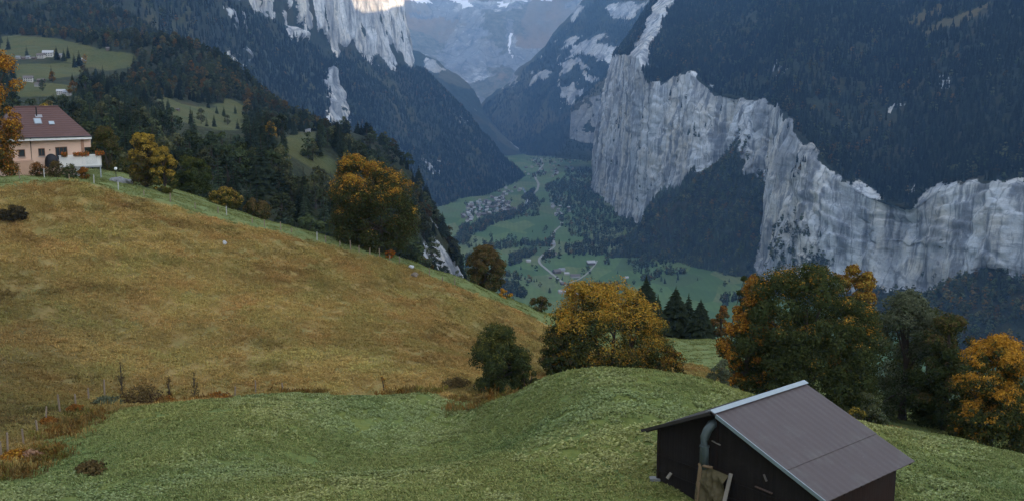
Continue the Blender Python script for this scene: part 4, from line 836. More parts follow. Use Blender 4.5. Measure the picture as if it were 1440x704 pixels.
far_wood('mountain_forest', LV2, LF, L_forest, 21000, 16, 26, 'dark spruce forest on the mountain left of the valley', .02, .08, 7)
far_wood('valley_head_forest', MID[0], MID[1], (1-np.clip(MID[3]*1.5, 0, 1))*(MID[2] < 1.9)*(1-.6*MID[4])*1., 9000, 18, 32, 'blue hazed forest on the far right side of the valley', .0, .03, 8)
far_wood('buttress_forest', BUT[0], BUT[1], (1-np.clip(BUT[3]*1.5, 0, 1))*1., 2500, 16, 26, 'dark forest round the far pale rock buttress', .0, .04, 9)
# ================================================================== BUILT THINGS
def frame(o, rz):
    c, s = math.cos(rz), math.sin(rz); return np.array(o, float), np.array([c, s, 0]), np.array([-s, c, 0])
def plane_hit(fr, px, py, yl):
    o, ex, ey = fr; d = P3(px, py, 1.); t = (np.dot(o, ey)+yl)/np.dot(d, ey); q = d*t-o; return float(np.dot(q, ex)), float(q[2])
def wood_mat(name, col, gap=.16, axis=0, rough=.9, var=.45):
    m, nt, o = mat(name); n = N(nt); p = n.obj(); sx = n.node('ShaderNodeSeparateXYZ', {0: p}); a = sx.outputs[axis]
    fr = n.math('FRACT', n.math('DIVIDE', a, gap)); idx = n.math('FLOOR', n.math('DIVIDE', a, gap))
    wn = n.node('ShaderNodeTexWhiteNoise', {'W': idx}, noise_dimensions='1D').outputs['Value']
    st = n.noise(n.scale(p, (9, 9, 1.2) if axis != 2 else (1.2, 1.2, 9)), 2., 5, .7)
    c = n.mix(st, [v*(1-var) for v in col], [v*(1+var) for v in col]); c = n.mix(n.math('MULTIPLY', wn, .5), c, [v*.45 for v in col])
    g = n.ramp(fr, [(0., 0.), (.06, 1.), (.94, 1.), (1., 0.)]); c = n.mix(n.ramp(n.noise(p, .9, 5, .7), [(.5, 0.), (.75, .6)]), c, (.030, .027, .025)); c = n.mix(g, [v*.2 for v in col], c)
    n.out(o, c, rough, n.bump(n.math('ADD', g, n.math('MULTIPLY', st, .3)), .02, .8), .2); return m
DARKWOOD = wood_mat('old_dark_boards', (.017, .013, .011)); REDWOOD = wood_mat('reddish_old_boards', (.022, .014, .011))
PALEWOOD = plain('weathered_plank', (.20, .175, .14), .9, .3, 8); GREYWOOD = plain('grey_post_wood', (.21, .16, .115), .95, .35, 9)
ROOFM, nt_, o_ = mat('purple_brown_sheet'); _n = N(nt_); _p = _n.obj()
_c = _n.mix(_n.noise(_n.scale(_p, (.35, 1.6, .35)), 1.4, 5, .6), (.050, .036, .035), (.072, .055, .054)); _c = _n.mix(_n.ramp(_n.noise(_p, .9, 5, .65), [(.52, 0.), (.75, .55)]), _c, (.085, .082, .075)); _c = _n.mix(_n.ramp(_n.noise(_p, 9., 3, .7), [(.6, 0.), (.75, .35)]), _c, (.15, .14, .13))
_n.out(o_, _c, .62, None, .35)
TINM = plain('pale_tin', (.27, .31, .33), .6, .15, 4, .5, .35); VERGE = plain('verge_tin', (.20, .25, .27), .5, .25, 5, .5, .3); PIPEM = plain('grey_green_pipe', (.062, .080, .080), .5, .3, 5, .4, .2)
CANVAS = plain('olive_canvas', (.095, .078, .042), .9, .4, 3., .1, 0, .05); CANVAST = plain('tan_canvas', (.15, .10, .055), .9, .3, 4)
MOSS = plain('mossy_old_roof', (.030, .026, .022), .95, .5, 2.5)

# ------------------------------------------------------------------ barn
BTH, BW1, BW2, BH1, BH2, BL = BARN
BA = P3(1000, 578, 42.); BZ = -19.15; bo = np.array([BA[0], BA[1], BZ]); brz = -BTH; bf = frame(bo, brz); RH = BA[2]-BZ
barn = thing('barn', 'old dark wooden barn with purple brown sheet roof standing in the green meadow', 'barn', bo, brz)
def roof_side(name, Wd, Hd, sgn, m, split, amp=.006, per=.42):
    k = 150; ys = np.linspace(0, BL, k); V, Fq = [], []; nb = 0
    for (f0, f1, dz) in ((0, split+.015, .0), (split, 1., -.028)):
        for f in (f0, f1):
            for sd in (0, 1):
                for y in ys: V.append((sgn*Wd*f, y, RH-Hd*f+dz+amp*math.sin(2*math.pi*y/per)-sd*.035-.01))
        i = lambda a, s_, j: nb+(a*2+s_)*k+j
        for j in range(k-1):
            Fq += [(i(0, 0, j), i(1, 0, j), i(1, 0, j+1), i(0, 0, j+1)), (i(0, 1, j), i(0, 1, j+1), i(1, 1, j+1), i(1, 1, j)), (i(1, 0, j), i(1, 1, j), i(1, 1, j+1), i(1, 0, j+1))]
        for j in (0, k-1): Fq.append((i(0, 0, j), i(0, 1, j), i(1, 1, j), i(1, 0, j)))
        nb += 4*k
    return link(name, mesh(name, np.array(V), np.array(Fq), [m], smooth=False), barn)
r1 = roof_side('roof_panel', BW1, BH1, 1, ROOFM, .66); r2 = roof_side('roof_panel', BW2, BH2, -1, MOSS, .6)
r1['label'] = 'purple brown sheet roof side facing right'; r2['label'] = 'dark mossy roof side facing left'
cap = MB(); s1, s2 = BH1/BW1, BH2/BW2
cap.slab([(0, -.06, RH+.09), (.24, -.06, RH+.085-.24*s1), (.24, BL+.05, RH+.085-.24*s1), (0, BL+.05, RH+.09)], .02).slab([(-.26, -.06, RH+.085-.26*s2), (0, -.06, RH+.09), (0, BL+.05, RH+.09), (-.26, BL+.05, RH+.085-.26*s2)], .02).build('ridge_cap', TINM, barn)
MB().bar((.3, -.045, RH+.0-.3*s1), (BW1+.02, -.045, RH+.0-BH1-.02*s1), .05, .16).build('verge_trim', VERGE, barn)
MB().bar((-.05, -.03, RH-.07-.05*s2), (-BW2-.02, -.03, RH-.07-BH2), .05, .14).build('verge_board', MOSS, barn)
FY0 = .42; xl, xr = -BW2+.62, BW1-.62; zt = lambda x: RH-(s1*x if x > 0 else -s2*x)-.10
wallp = [(xl, -2.0), (xr, -2.0), (xr, zt(xr)), (0, zt(0)), (xl, zt(xl))]
def wall_prism(name, y0, y1, m):
    k = len(wallp); V = [(x, y0, z) for x, z in wallp]+[(x, y1, z) for x, z in wallp]
    MB().add(V, [tuple(range(k)), tuple(range(k, 2*k))[::-1]]+[((i+1) % k, i, k+i, k+(i+1) % k) for i in range(k)]).build(name, m, barn)
wall_prism('gable_wall', FY0, FY0+.10, DARKWOOD); wall_prism('gable_wall', BL-.5, BL-.4, DARKWOOD)
DW2 = wood_mat('side_boards', (.030, .016, .012), .2, 1)
for x in (xl, xr-.1): MB().box((x+.05, (FY0+.1+BL-.5)/2, (zt(x+.05)-.02-2)/2), (.1, BL-.6-FY0, zt(x+.05)+1.96)).build('side_wall', DW2, barn)
for x in (xl+.02, 0, xr-.14): MB().box((x+.06, FY0-.03, (zt(x+.06)-2.1)/2), (.13, .05, zt(x+.06)+1.9)).build('corner_post', REDWOOD, barn)
for f in (.35, .7): MB().box(((xl+xr)/2, FY0-.02, 1.1+2.2*(f-.35)), (xr-xl-.2, .03, .10)).build('cross_beam', DARKWOOD, barn)
for i in range(6):
    y = .25+i*(BL-.5)/5.; MB().bar((.0, y, RH-.15), (BW1-.05, y, RH-.15-BH1+.05*s1), .09, .12).build('rafter', DARKWOOD, barn)
    MB().bar((-.0, y, RH-.15), (-BW2+.05, y, RH-.15-BH2+.05*s2), .09, .12).build('rafter', DARKWOOD, barn)
MB().box((.1, FY0-.012, 1.2), (1.5, .05, 2.2)).build('barn_door', REDWOOD, barn)
def bp_(px, py, y): x, z = plane_hit(bf, px, py, y); return np.array([x, y, z])
pl = [bp_(1006, 593, FY0+.05), bp_(1001, 596, FY0-.16), bp_(995, 604, FY0-.34), bp_(991, 614, FY0-.42), bp_(990.5, 630, FY0-.44), bp_(990, 657, FY0-.45)]
pp = MB().tube(np.array(pl), .205, 14).build('vent_pipe', PIPEM, barn, True); MB().tube([bp_(990.7, 625.5, FY0-.44), bp_(990.6, 627.5, FY0-.44)], .225, 14).build('pipe_collar', PIPEM, pp)
def cloth(name, corners, nu, nv, amp, m, seed, par, sub=None):
    c = np.array(corners, float); u, v = np.meshgrid(np.linspace(0, 1, nu), np.linspace(0, 1, nv), indexing='ij'); u, v = u[..., None], v[..., None]
    V = (c[0]*(1-u)+c[1]*u)*(1-v)+(c[3]*(1-u)+c[2]*u)*v; d = fbm(V*np.array([1, 1, 1.])+V[..., :1]*.8, .55, 4, seed); V[..., 1] -= amp*(d+.6)*sm(0, .2, v[..., 0]); V = V.reshape(-1, 3); k = len(V)
    g = gridfaces(nu, nv); V2 = V+np.array([0, .03, 0]); return link(name, mesh(name, np.concatenate([V, V2]), np.concatenate([g, g[:, ::-1]+k]), [m], smooth=True), par)
tp_ = thing('canvas_sheet', 'crumpled olive canvas hanging under the vent pipe on the barn wall', 'canvas', bo, brz)
cloth('cloth', [bp_(985, 652, FY0-.5), bp_(1024, 668, FY0-.25), bp_(1016, 712, FY0-.5), bp_(979, 705, FY0-.75)], 40, 40, .2, CANVAS, 601, tp_)
MB().bar(bp_(985.5, 651, FY0-.62), bp_(979, 706, FY0-.92), .16, .05).build('tan_hem', CANVAST, tp_); MB().tube([bp_(983, 652, FY0-.5), bp_(992, 655, FY0-.62), bp_(1002, 657, FY0-.5)], .07, 8).build('tie_rope', CANVAST, tp_)
t = thing('plank', 'pale weathered plank leaning on the barn wall right of the canvas', 'plank', bo, brz); MB().bar(bp_(1028, 665, FY0-.08), bp_(1016, 716, FY0-.9), .17, .05).build('board', PALEWOOD, t)
t = thing('plank', 'brown plank nailed slanting low on the barn wall', 'plank', bo, brz); MB().bar(bp_(1062, 683, FY0-.05), bp_(1086, 693, FY0-.05), .11, .04).build('board', plain('brown_board', (.09, .06, .045)), t)
t = thing('batten', 'thin pale batten just right of the vent pipe bend', 'batten', bo, brz); MB().bar(bp_(1001, 619, FY0-.05), bp_(1013, 625, FY0-.05), .06, .04).build('strip', PALEWOOD, t)
t = thing('batten', 'small pale broken board hanging on the dark gable wall', 'batten', bo, brz); MB().bar(bp_(1074, 666, FY0-.05), bp_(1078, 676, FY0-.05), .10, .03).build('strip', plain('pale_grey_board', (.16, .14, .12)), t)
t = thing('board', 'pale board lying against the left corner of the barn', 'board', bo, brz); MB().bar(bp_(944, 664, FY0-.1), bp_(938, 672, FY0-.3), .2, .05).build('plank', PALEWOOD, t)
g_ = hitN(921, 674); t = thing('stone_slab', 'flat pale stone slab on the grass at the left barn corner', 'stone', g_); MB().box((0, 0, .05), (.5, .35, .14)).build('slab', plain('pale_stone', (.17, .17, .16), .9, .25, 5), t)

# ------------------------------------------------------------------ pink house
hz_rot = R(35); ho = np.array([-69.5, 136., -12.0]); hf = frame(ho, hz_rot); HL, HD, HE, HR_ = 10.6, 9.0, 4.75, 8.75
PINK = plain('pink_render', (.64, .445, .335), .9, .06, 1.2); WHITE_ = plain('white_paint', (.74, .73, .70), .6, .06, 3); TILE, nt_, o_ = mat('red_brown_tiles'); _n = N(nt_); _p = _n.obj()
_w = _n.node('ShaderNodeTexWave', {'Vector': _p, 'Scale': 1.1, 'Distortion': .5}, bands_direction='Z').outputs['Fac']
_c = _n.mix(_n.noise(_p, 1.2, 5, .65), (.080, .042, .036), (.118, .062, .053)); _n.out(o_, _n.mix(_n.math('MULTIPLY', _w, .35), _c, (.07, .034, .03)), .75, _n.bump(_w, .04), .3)
BROWNW = plain('brown_stained_wood', (.13, .065, .035), .7, .3, 5); GLASS = plain('window_glass', (.03, .04, .05), .08, .1, 1, .6); DKMET = plain('dark_gutter', (.03, .028, .03), .5, .2, 4, .4, .4); CONC = plain('grey_concrete', (.33, .33, .32), .9, .2, 3)
house = thing('house', 'pink rendered house with red brown hipped roof on the hilltop at the left', 'house', ho, hz_rot)
MB().box((HL/2, HD/2, HE/2-.6), (HL, HD, HE+1.2)).build('wall', PINK, house)
ov = .85; x0, x1, y0, y1 = -ov, HL+ov, -ov, HD+ov; ze = HE-.05; rx0, rx1 = 2.6, 8.4; ym = HD/2
roof = MB(); roof.slab([(x0, y0, ze), (x1, y0, ze), (rx1, ym, HR_), (rx0, ym, HR_)], .12).slab([(x1, y1, ze), (x0, y1, ze), (rx0, ym, HR_), (rx1, ym, HR_)], .12).slab([(x1, y0, ze), (x1, y1, ze), (rx1, ym, HR_)], .12).slab([(x0, y1, ze), (x0, y0, ze), (rx0, ym, HR_)], .12)
rf = roof.build('roof', TILE, house)
MB().tube([(rx0, ym, HR_+.03), (rx1, ym, HR_+.03)], .11, 8).build('ridge_tile', TILE, rf)
fas = MB().box((HL/2, y0+.0, ze-.28), (HL+2*ov, .10, .36)).box((x1, ym, ze-.28), (.10, HD+2*ov-.2, .36)).box((x0, ym, ze-.28), (.10, HD+2*ov-.2, .36)); fas.build('fascia', WHITE_, house)
MB().tube([(x0-.02, y0-.12, ze-.06), (x1+.02, y0-.12, ze-.06)], .085, 8).build('gutter', DKMET, house)
def hp_(px, py, y=0.): x, z = plane_hit(hf, px, py, y); return np.array([x, y, z])
dp = hp_(42, 195), hp_(46, 231); xd = hp_(43.5, 210)[0]
MB().tube([(xd-.1, y0-.08, ze-.15), (xd-.1, -.4, ze-.5), (xd, -.08, ze-.75), (xd, -.08, .1)], .055, 8).build('drainpipe', DKMET, house)
def window(pxa, pya, pxb, pyb, panes=2, open_=None):
    a, b_ = hp_(pxa, pya), hp_(pxb, pyb); xa, xb = sorted((a[0], b_[0])); za, zb_ = sorted((a[2], b_[2])); w_ = MB()
    for x in (xa, xb): w_.box((x, -.04, (za+zb_)/2), (.09, .10, zb_-za+.09))
    for z in (za, zb_): w_.box(((xa+xb)/2, -.04, z), (xb-xa-.09, .10, .09))
    for i in range(1, panes): w_.box((xa+(xb-xa)*i/panes, -.035, (za+zb_)/2), (.07, .08, zb_-za-.09))
    f = w_.build('window', BROWNW, house); MB().box(((xa+xb)/2, -.006, (za+zb_)/2), (xb-xa-.09, .03, zb_-za-.09)).build('pane', GLASS, f)
    MB().box(((xa+xb)/2, -.10, za-.10), (xb-xa+.3, .2, .07)).build('sill', CONC, f); return f
window(26, 211, 35, 220, 1); window(54, 209.5, 63, 219, 2)
dr = window(78, 207.5, 95, 224, 3); dr.name = 'terrace_door'
wb = hp_(99, 213); MB().box((hp_(70, 213)[0], -.08, hp_(70, 211)[2]), (.12, .14, .16)).build('wall_lamp', DKMET, house)
lx = hp_(46, 228)[0]; lean = MB().box((lx-1.35, -.75, .55), (2.5, 1.5, 2.0)); lean.build('porch_box', plain('pinkish_boards', (.46, .29, .20), .9, .15, 3), house)
MB().box((lx-2.7, -.6, .55), (.15, 1.2, 2.1)).build('porch_post', BROWNW, house)
MB().box((HL-.25, -.06, HE/2+.2), (.4, .1, HE-1.0)).build('corner_board', plain('orange_brown_render', (.34, .19, .12)), house)
MB().box((HL+.45, .6, HE-1.05), (.9, 1.1, 1.3)).build('bay', PINK, house)
# skylights, flue
def on_roof(px, py):
    o, ex, ey = hf; d = P3(px, py, 1.); nrm = np.array([0, -(HR_-ze), ym-y0]); nrm = nrm/np.linalg.norm(nrm)
    L = np.array([np.dot(d, ex), np.dot(d, ey), d[2]]); O = -np.array([np.dot(o, ex), np.dot(o, ey), o[2]]); p0 = np.array([0, y0, ze]); t = np.dot(p0-O, nrm)/np.dot(L, nrm); return O+L*t, nrm
def skylight(px, py, w_, h):
    c, nrm = on_roof(px, py); M = np.stack([[1, 0, 0], np.cross(nrm, [1, 0, 0]), nrm], 1); f = MB().box(c+nrm*.04, (w_, h, .12), M).build('skylight', plain('lead_frame', (.20, .20, .21), .5), house); MB().box(c+nrm*.11, (w_*.8, h*.8, .02), M).build('pane', plain('sky_glass', (.30, .36, .40), .08, .1, 1, .8), f); return f
skylight(53, 171, 1.0, 1.25); skylight(72.5, 173.5, .75, .75)
c, nrm = on_roof(51.5, 163); MB().tube([c-[0, 0, .3], c+[0, 0, 1.25]], .09, 8).build('flue', DKMET, house); MB().box(c+nrm*.05+np.array([.25, 0, -.1]), (.9, .6, .1), np.stack([[1, 0, 0], np.cross(nrm, [1, 0, 0]), nrm], 1)).build('flue_flashing', plain('lead_sheet', (.25, .25, .26), .5), house)
# terrace
ta, tb, tc_ = hp_(84, 236, -1.2), hp_(143, 232, -1.2), hp_(143, 216, -1.2); zd = (tb[2]+ta[2])/2; xe = tb[0]; xs = ta[0]
deck = thing('terrace', 'white railed terrace with orange flower boxes at the right end of the pink house', 'terrace', ho, hz_rot)
MB().box(((xs+xe)/2, .1, zd-.1), (xe-xs, 2.6, .2)).build('deck_slab', CONC, deck)
zr = tc_[2]-.1; rail = MB(); 
for i in range(int((xe-xs)/.13)): rail.box((xs+.07+i*.13, -1.22, (zd+zr)/2), (.1, .03, zr-zd))
for i in range(19): rail.box((xe+.02, -1.12+i*.13, (zd+zr)/2), (.03, .1, zr-zd))
rail.box(((xs+xe)/2, -1.2, zr), (xe-xs+.1, .08, .07)).box((xe, .1, zr), (.08, 2.5, .07)).build('railing', WHITE_, deck)
MB().box((xe-.15, -1.0, zd-1.4), (.14, .14, 2.5)).build('support_post', plain('grey_blue_post', (.30, .33, .36), .6), deck); xq = hp_(112, 240, -1)[0]; MB().box((xq, -.6, zd-1.2), (.9, .8, 2.1)).build('pier', CONC, deck)
for i, (pa, pb) in enumerate(((103, 125), (134, 146), (86, 94))):
    a, b_ = hp_(pa, 214, -1.35)[0], hp_(pb, 214, -1.35)[0]; fb = MB().box(((a+b_)/2, -1.38, zr-.05), (b_-a, .22, .2)).build('flower_box', plain('clay_box', (.2, .1, .06)), deck)
    nf = 420; rng = np.random.default_rng(620+i); C = np.stack([a+(b_-a)*rng.random(nf), -1.4+.16*rng.normal(size=nf), zr+.16+.13*rng.normal(size=nf)], 1); V, Fq = leaf_quads(C, unit(rng.normal(size=(nf, 3))), .09+.05*rng.random(nf), rng)
    col = np.where(rng.random((nf, 1)) < .6, [(.45, .13, .03)], [(.10, .11, .03)]); link('flowers', mesh('flowers', V, Fq, [LEAF], np.repeat(col, 4, 0)), fb)
def dome(name, c, rad, H, m, par):
    V = [(0, 0, H)]; k = 18; fs = []
    for i in range(1, 7):
        a = math.pi/2*i/6
        for j in range(k): b_ = 2*math.pi*j/k; V.append((rad*math.sin(a)*math.cos(b_), rad*math.sin(a)*math.sin(b_), H*math.cos(a)**.8 if i < 6 else -.3))
    fs = [(0, 1+j, 1+(j+1) % k) for j in range(k)]+[(1+i*k+j, 1+(i+1)*k+j, 1+(i+1)*k+(j+1) % k, 1+i*k+(j+1) % k) for i in range(5) for j in range(k)]
    return MB().add(V, fs).build(name, m, par, True)
g_ = np.array(ho)+hf[1]*hp_(72, 222, -1.6)[0]-hf[2]*1.6; g_[2] = hp_(72, 231, -1.6)[1] if False else P3(72, 231, g_[1])[2]
t = thing('grill', 'black covered round grill standing left of the white terrace', 'grill', g_, 0); dome('cover', 0, .88, 1.45, plain('black_cover', (.012, .012, .014), .6, .3, 3), t); MB().box((0, 0, -.2), (.9, .9, .5)).build('stand', DKMET, t)
# small posts and lamp by the path behind the golden trees
g_ = groundN(P3(163, 244, 142)[0], 142.); t = thing('path_lamp', 'small white globe lamp on a thin pole left of the golden trees', 'lamp', g_); MB().tube([(0, 0, -.2), (0, 0, 1.3)], .05, 7).build('pole', DKMET, t)
V = [(0.22*math.sin(math.pi*i/8)*math.cos(2*math.pi*j/12), .22*math.sin(math.pi*i/8)*math.sin(2*math.pi*j/12), 1.5+.22*math.cos(math.pi*i/8)) for i in range(9) for j in range(12)]; MB().add(V, [(i*12+j, (i+1)*12+j, (i+1)*12+(j+1) % 12, i*12+(j+1) % 12) for i in range(8) for j in range(12)]).build('globe', WHITE_, t, True)
def rock(name, label, loc, rx, ry, rz_, seed, m, cat='rock', group=None):
    k = 16; V = []
    for i in range(9):
        for j in range(k): a, b_ = math.pi*i/8, 2*math.pi*j/k; V.append((math.sin(a)*math.cos(b_), math.sin(a)*math.sin(b_), math.cos(a)))
    V = np.array(V); V = V*(1+.38*fbm(V, .7, 3, seed))[:, None]*np.array([rx, ry, rz_]); return link(name, mesh(name, V, np.array([(i*k+j, (i+1)*k+j, (i+1)*k+(j+1) % k, i*k+(j+1) % k) for i in range(8) for j in range(k)]), [m], smooth=False), None, loc, 0, label, cat, group)
STONE = plain('grey_stone', (.24, .24, .24), .95, .35, 2.5); PALEST = plain('whitish_stone', (.38, .39, .40), .9, .2, 4)
for i, (px, py, s) in enumerate(((160, 252, .6), (166, 249, .75), (173, 252, .65), (180, 250, .7), (170, 255, .5))):
    g_ = groundN(P3(px, py, 137+i % 2)[0], 137.+i % 2); rock('boulder', 'grey boulder in the rock pile between the terrace and the golden trees', g_+[0, 0, s*.3], s, s*.8, s*.7, 640+i, STONE, 'rock', 'boulders in the pile beside the house path')
rock('pale_stone', 'single small white stone lying on the middle of the dry slope', hitN(316, 344)+[0, 0, .15], .24, .2, .32, 650, PALEST); g_ = hitN(578, 377); rock('pale_stone', 'whitish rock on the bare ridge edge right of the big dark tree', g_+[0, 0, .12], .42, .3, .32, 651, PALEST); rock('stone', 'brown grey stone below the whitish rock on the ridge edge', hitN(583, 388)+[0, 0, .15], .5, .4, .35, 652, plain('brown_stone', (.16, .13, .10), .95, .4, 3))

# ------------------------------------------------------------------ fence posts
pm0 = MB().box((0, 0, .45), (.11, .11, 1.5)).add([(-.055, -.055, 1.2), (.055, -.055, 1.2), (.055, .055, 1.2), (-.055, .055, 1.2), (0, 0, 1.27)], [(0, 1, 4), (1, 2, 4), (2, 3, 4), (3, 0, 4)]).me('fence_post', [GREYWOOD])
pm1 = pm0.copy(); pm1.materials.clear(); pm1.materials.append(plain('whitewashed_post', (.36, .355, .33), .9, .2, 6))
crest = [(28, 258), (63, 258), (98, 261), (133, 267), (167, 273), (203, 281), (240, 290), (275, 299), (307, 305), (319, 308), (355, 317), (372, 321), (395, 325), (410, 328), (446, 338), (458, 340), (478, 345), (493, 349), (505, 353), (520, 357), (534, 362), (548, 366), (562, 370), (604, 384), (622, 391), (640, 400)]
low = [(3, 655, 53), (12, 648, 54), (34, 634, 57), (54, 622, 60), (66, 612, 62), (86, 600, 65), (108, 588, 68), (126, 578, 70), (148, 570, 72), (360, 557, 74), (398, 556, 75), (330, 558, 74)]
for i, q_ in enumerate(crest):
    Y = 121.5+.3*math.sin(i) if q_[0] > 300 else 114.5+ .02*q_[0]; x = P3(q_[0], q_[1], Y)[0]; g_ = groundN(x, Y)
    wht = q_[0] in (63, 133, 167, 319, 446); o = link('fence_post', pm1 if wht else pm0, None, g_, i*.7, ('white fence post on the dry slope crest' if wht else 'thin grey fence post on the dry slope crest') + (' by the pink house' if q_[0] < 300 else (' below the big dark tree' if q_[0] > 440 else ' before the dark wood')), 'fence post', '%s fence posts on the ridge %d' % ('white' if wht else 'grey', 0 if q_[0] < 300 else (2 if q_[0] > 440 else 1)))
    o.scale = (.85, .85, .72+.2*math.sin(i*2.3)); o.rotation_euler[0] = .06*math.sin(i*3.1)
for i, (px, py, Y) in enumerate(low):
    x = P3(px, py, Y)[0]; o = link('fence_post', pm0, None, groundN(x, Y), i*.9, 'weathered grey post of the low fence at the lower left meadow corner' if px < 200 else 'short grey post on the rear edge of the green meadow', 'fence post', 'posts of the lower left fence' if px < 200 else 'posts on the rear meadow edge'); o.rotation_euler[1] = .09*math.sin(i*2.7); o.scale = (.85, .85, .85+.25*math.sin(i*1.7))

# ------------------------------------------------------------------ valley: roads, river, houses, trees
def ribbon(name, pts, w_, m, lift=.9, hit=hitF, kind='structure'):
    Q = np.array([hit(*p) for p in pts]); t = np.r_[0, np.cumsum(np.linalg.norm(np.diff(Q, axis=0), axis=1))]; tt = np.arange(0, t[-1], 12.); Q = pchip1(t, Q, tt); d = np.gradient(Q, axis=0)[:, :2]; d /= np.linalg.norm(d, axis=1, keepdims=True); nn = np.stack([-d[:, 1], d[:, 0]], 1)
    Vv = []
    for s in (-1, 0, 1): P = Q.copy(); P[:, :2] += nn*s*w_/2; P[:, 2] = zF(P[:, 0], P[:, 1])+lift; Vv.append(P)
    V = np.stack(Vv, 1); return link(name, mesh(name, V.reshape(-1, 3), gridfaces(len(tt), 3), [m]), kind=kind)
ROADM = plain('valley_road', (.24, .235, .23), .9, .1, .05); RIVM = plain('river_water', (.16, .21, .22), .25, .3, .05, .5)
ribbon('valley_road', [(812, 414), (798, 402), (787, 394), (775, 384), (763, 374), (758, 367), (763, 359), (772, 353), (780, 344), (777, 335), (780, 326), (788, 318)], 6.5, ROADM)
ribbon('farm_road', [(800, 398), (815, 392), (826, 384), (836, 373), (840, 366)], 4.5, ROADM, .8)
ribbon('valley_road', [(746, 291), (743, 283), (747, 276), (755, 268), (757, 258), (753, 250), (758, 240), (764, 231), (760, 223)], 10, ROADM, .9)
ribbon('river', [(728, 301), (736, 294), (742, 278), (735, 264)], 9, RIVM, .7)
WALLS = [plain('pale_house_wall', (.40, .385, .36), .9, .1, .3), plain('dark_timber_wall', (.10, .075, .06), .9, .3, .3), plain('grey_house_wall', (.34, .33, .32), .9, .1, .3)]; ROOFS = [plain('grey_house_roof', (.20, .21, .23), .8, .2, .3), plain('brown_house_roof', (.12, .10, .095), .8, .2, .3), plain('pale_house_roof', (.33, .33, .34), .8, .2, .3)]
def house_me(L, W, Hh, wm, rm):
    mb = MB(); mb.box((0, 0, Hh/2-.75), (L, W, Hh+1.5), m=0); o_ = .8; r = Hh+W*.36
    mb.slab([(-L/2-o_, -W/2-o_, Hh-.5), (L/2+o_, -W/2-o_, Hh-.5), (L/2+o_, 0, r), (-L/2-o_, 0, r)], .3, 1).slab([(L/2+o_, W/2+o_, Hh-.5), (-L/2-o_, W/2+o_, Hh-.5), (-L/2-o_, 0, r), (L/2+o_, 0, r)], .3, 1)
    mb.add([(-L/2, -W/2, Hh-.01), (-L/2, W/2, Hh-.01), (-L/2, 0, r-.35)], [(0, 1, 2)]).add([(L/2, -W/2, Hh-.01), (L/2, 0, r-.35), (L/2, W/2, Hh-.01)], [(0, 1, 2)])
    return mb.me('valley_house', [wm, rm])
HM = [house_me(L, W, Hh, WALLS[a], ROOFS[b_]) for L, W, Hh, a, b_ in ((12, 10, 6, 0, 0), (14, 10, 5, 1, 1), (10, 9, 6, 2, 2), (16, 11, 6, 1, 0), (11, 10, 7, 0, 1), (9, 8, 4, 1, 2))]
def in_px_floor(poly, k, mind):
    out = []; poly = np.array(poly, float); rng = np.random.default_rng(700+k); tries = 0
    while len(out) < k and tries < k*60:
        tries += 1; p = poly.min(0)+rng.random(2)*(poly.max(0)-poly.min(0))
        if not inpoly(p[None], poly)[0]: continue
        h = hitF(*p)
        if h is None or any(np.linalg.norm(h-o) < mind for o in out): continue
        out.append(h)
    return out
placed = []
def vhouse(h, i, label, group, scale=1.):
    o = link('valley_house', HM[i % 6], None, h, RNG.random()*.8-.4+(math.pi/2 if i % 3 == 0 else 0), label, 'house', group); o.scale = (scale,)*3; placed.append(h); return o
for poly, k, lab, grp in (([(652, 300), (660, 288), (675, 281), (700, 276), (716, 284), (724, 297), (705, 300), (682, 303), (660, 312), (645, 310)], 84, 'tiny grey roofed house in the dense valley village', 'houses of the dense valley village'),
    ([(694, 272), (722, 262), (742, 264), (730, 270), (706, 277)], 12, 'tiny house strung along the road past the dense village', 'houses strung along the valley road'),
    ([(735, 228), (770, 222), (812, 222), (812, 240), (780, 250), (752, 250), (738, 244)], 40, 'faint tiny house in the farthest hamlet at the valley end', 'houses of the farthest hamlet'),
    ([(768, 286), (800, 290), (806, 302), (782, 300)], 8, 'tiny house scattered right of the valley road on open meadow', 'houses right of the valley road'), ([(780, 303), (792, 300), (796, 316), (784, 318)], 5, 'tiny house in the little cluster below the dark talus wood', 'houses below the talus wood')):
    for i, h in enumerate(in_px_floor(poly, k, 17)): vhouse(h, int(RNG.integers(0, 6)), lab, grp, .85+.35*RNG.random())
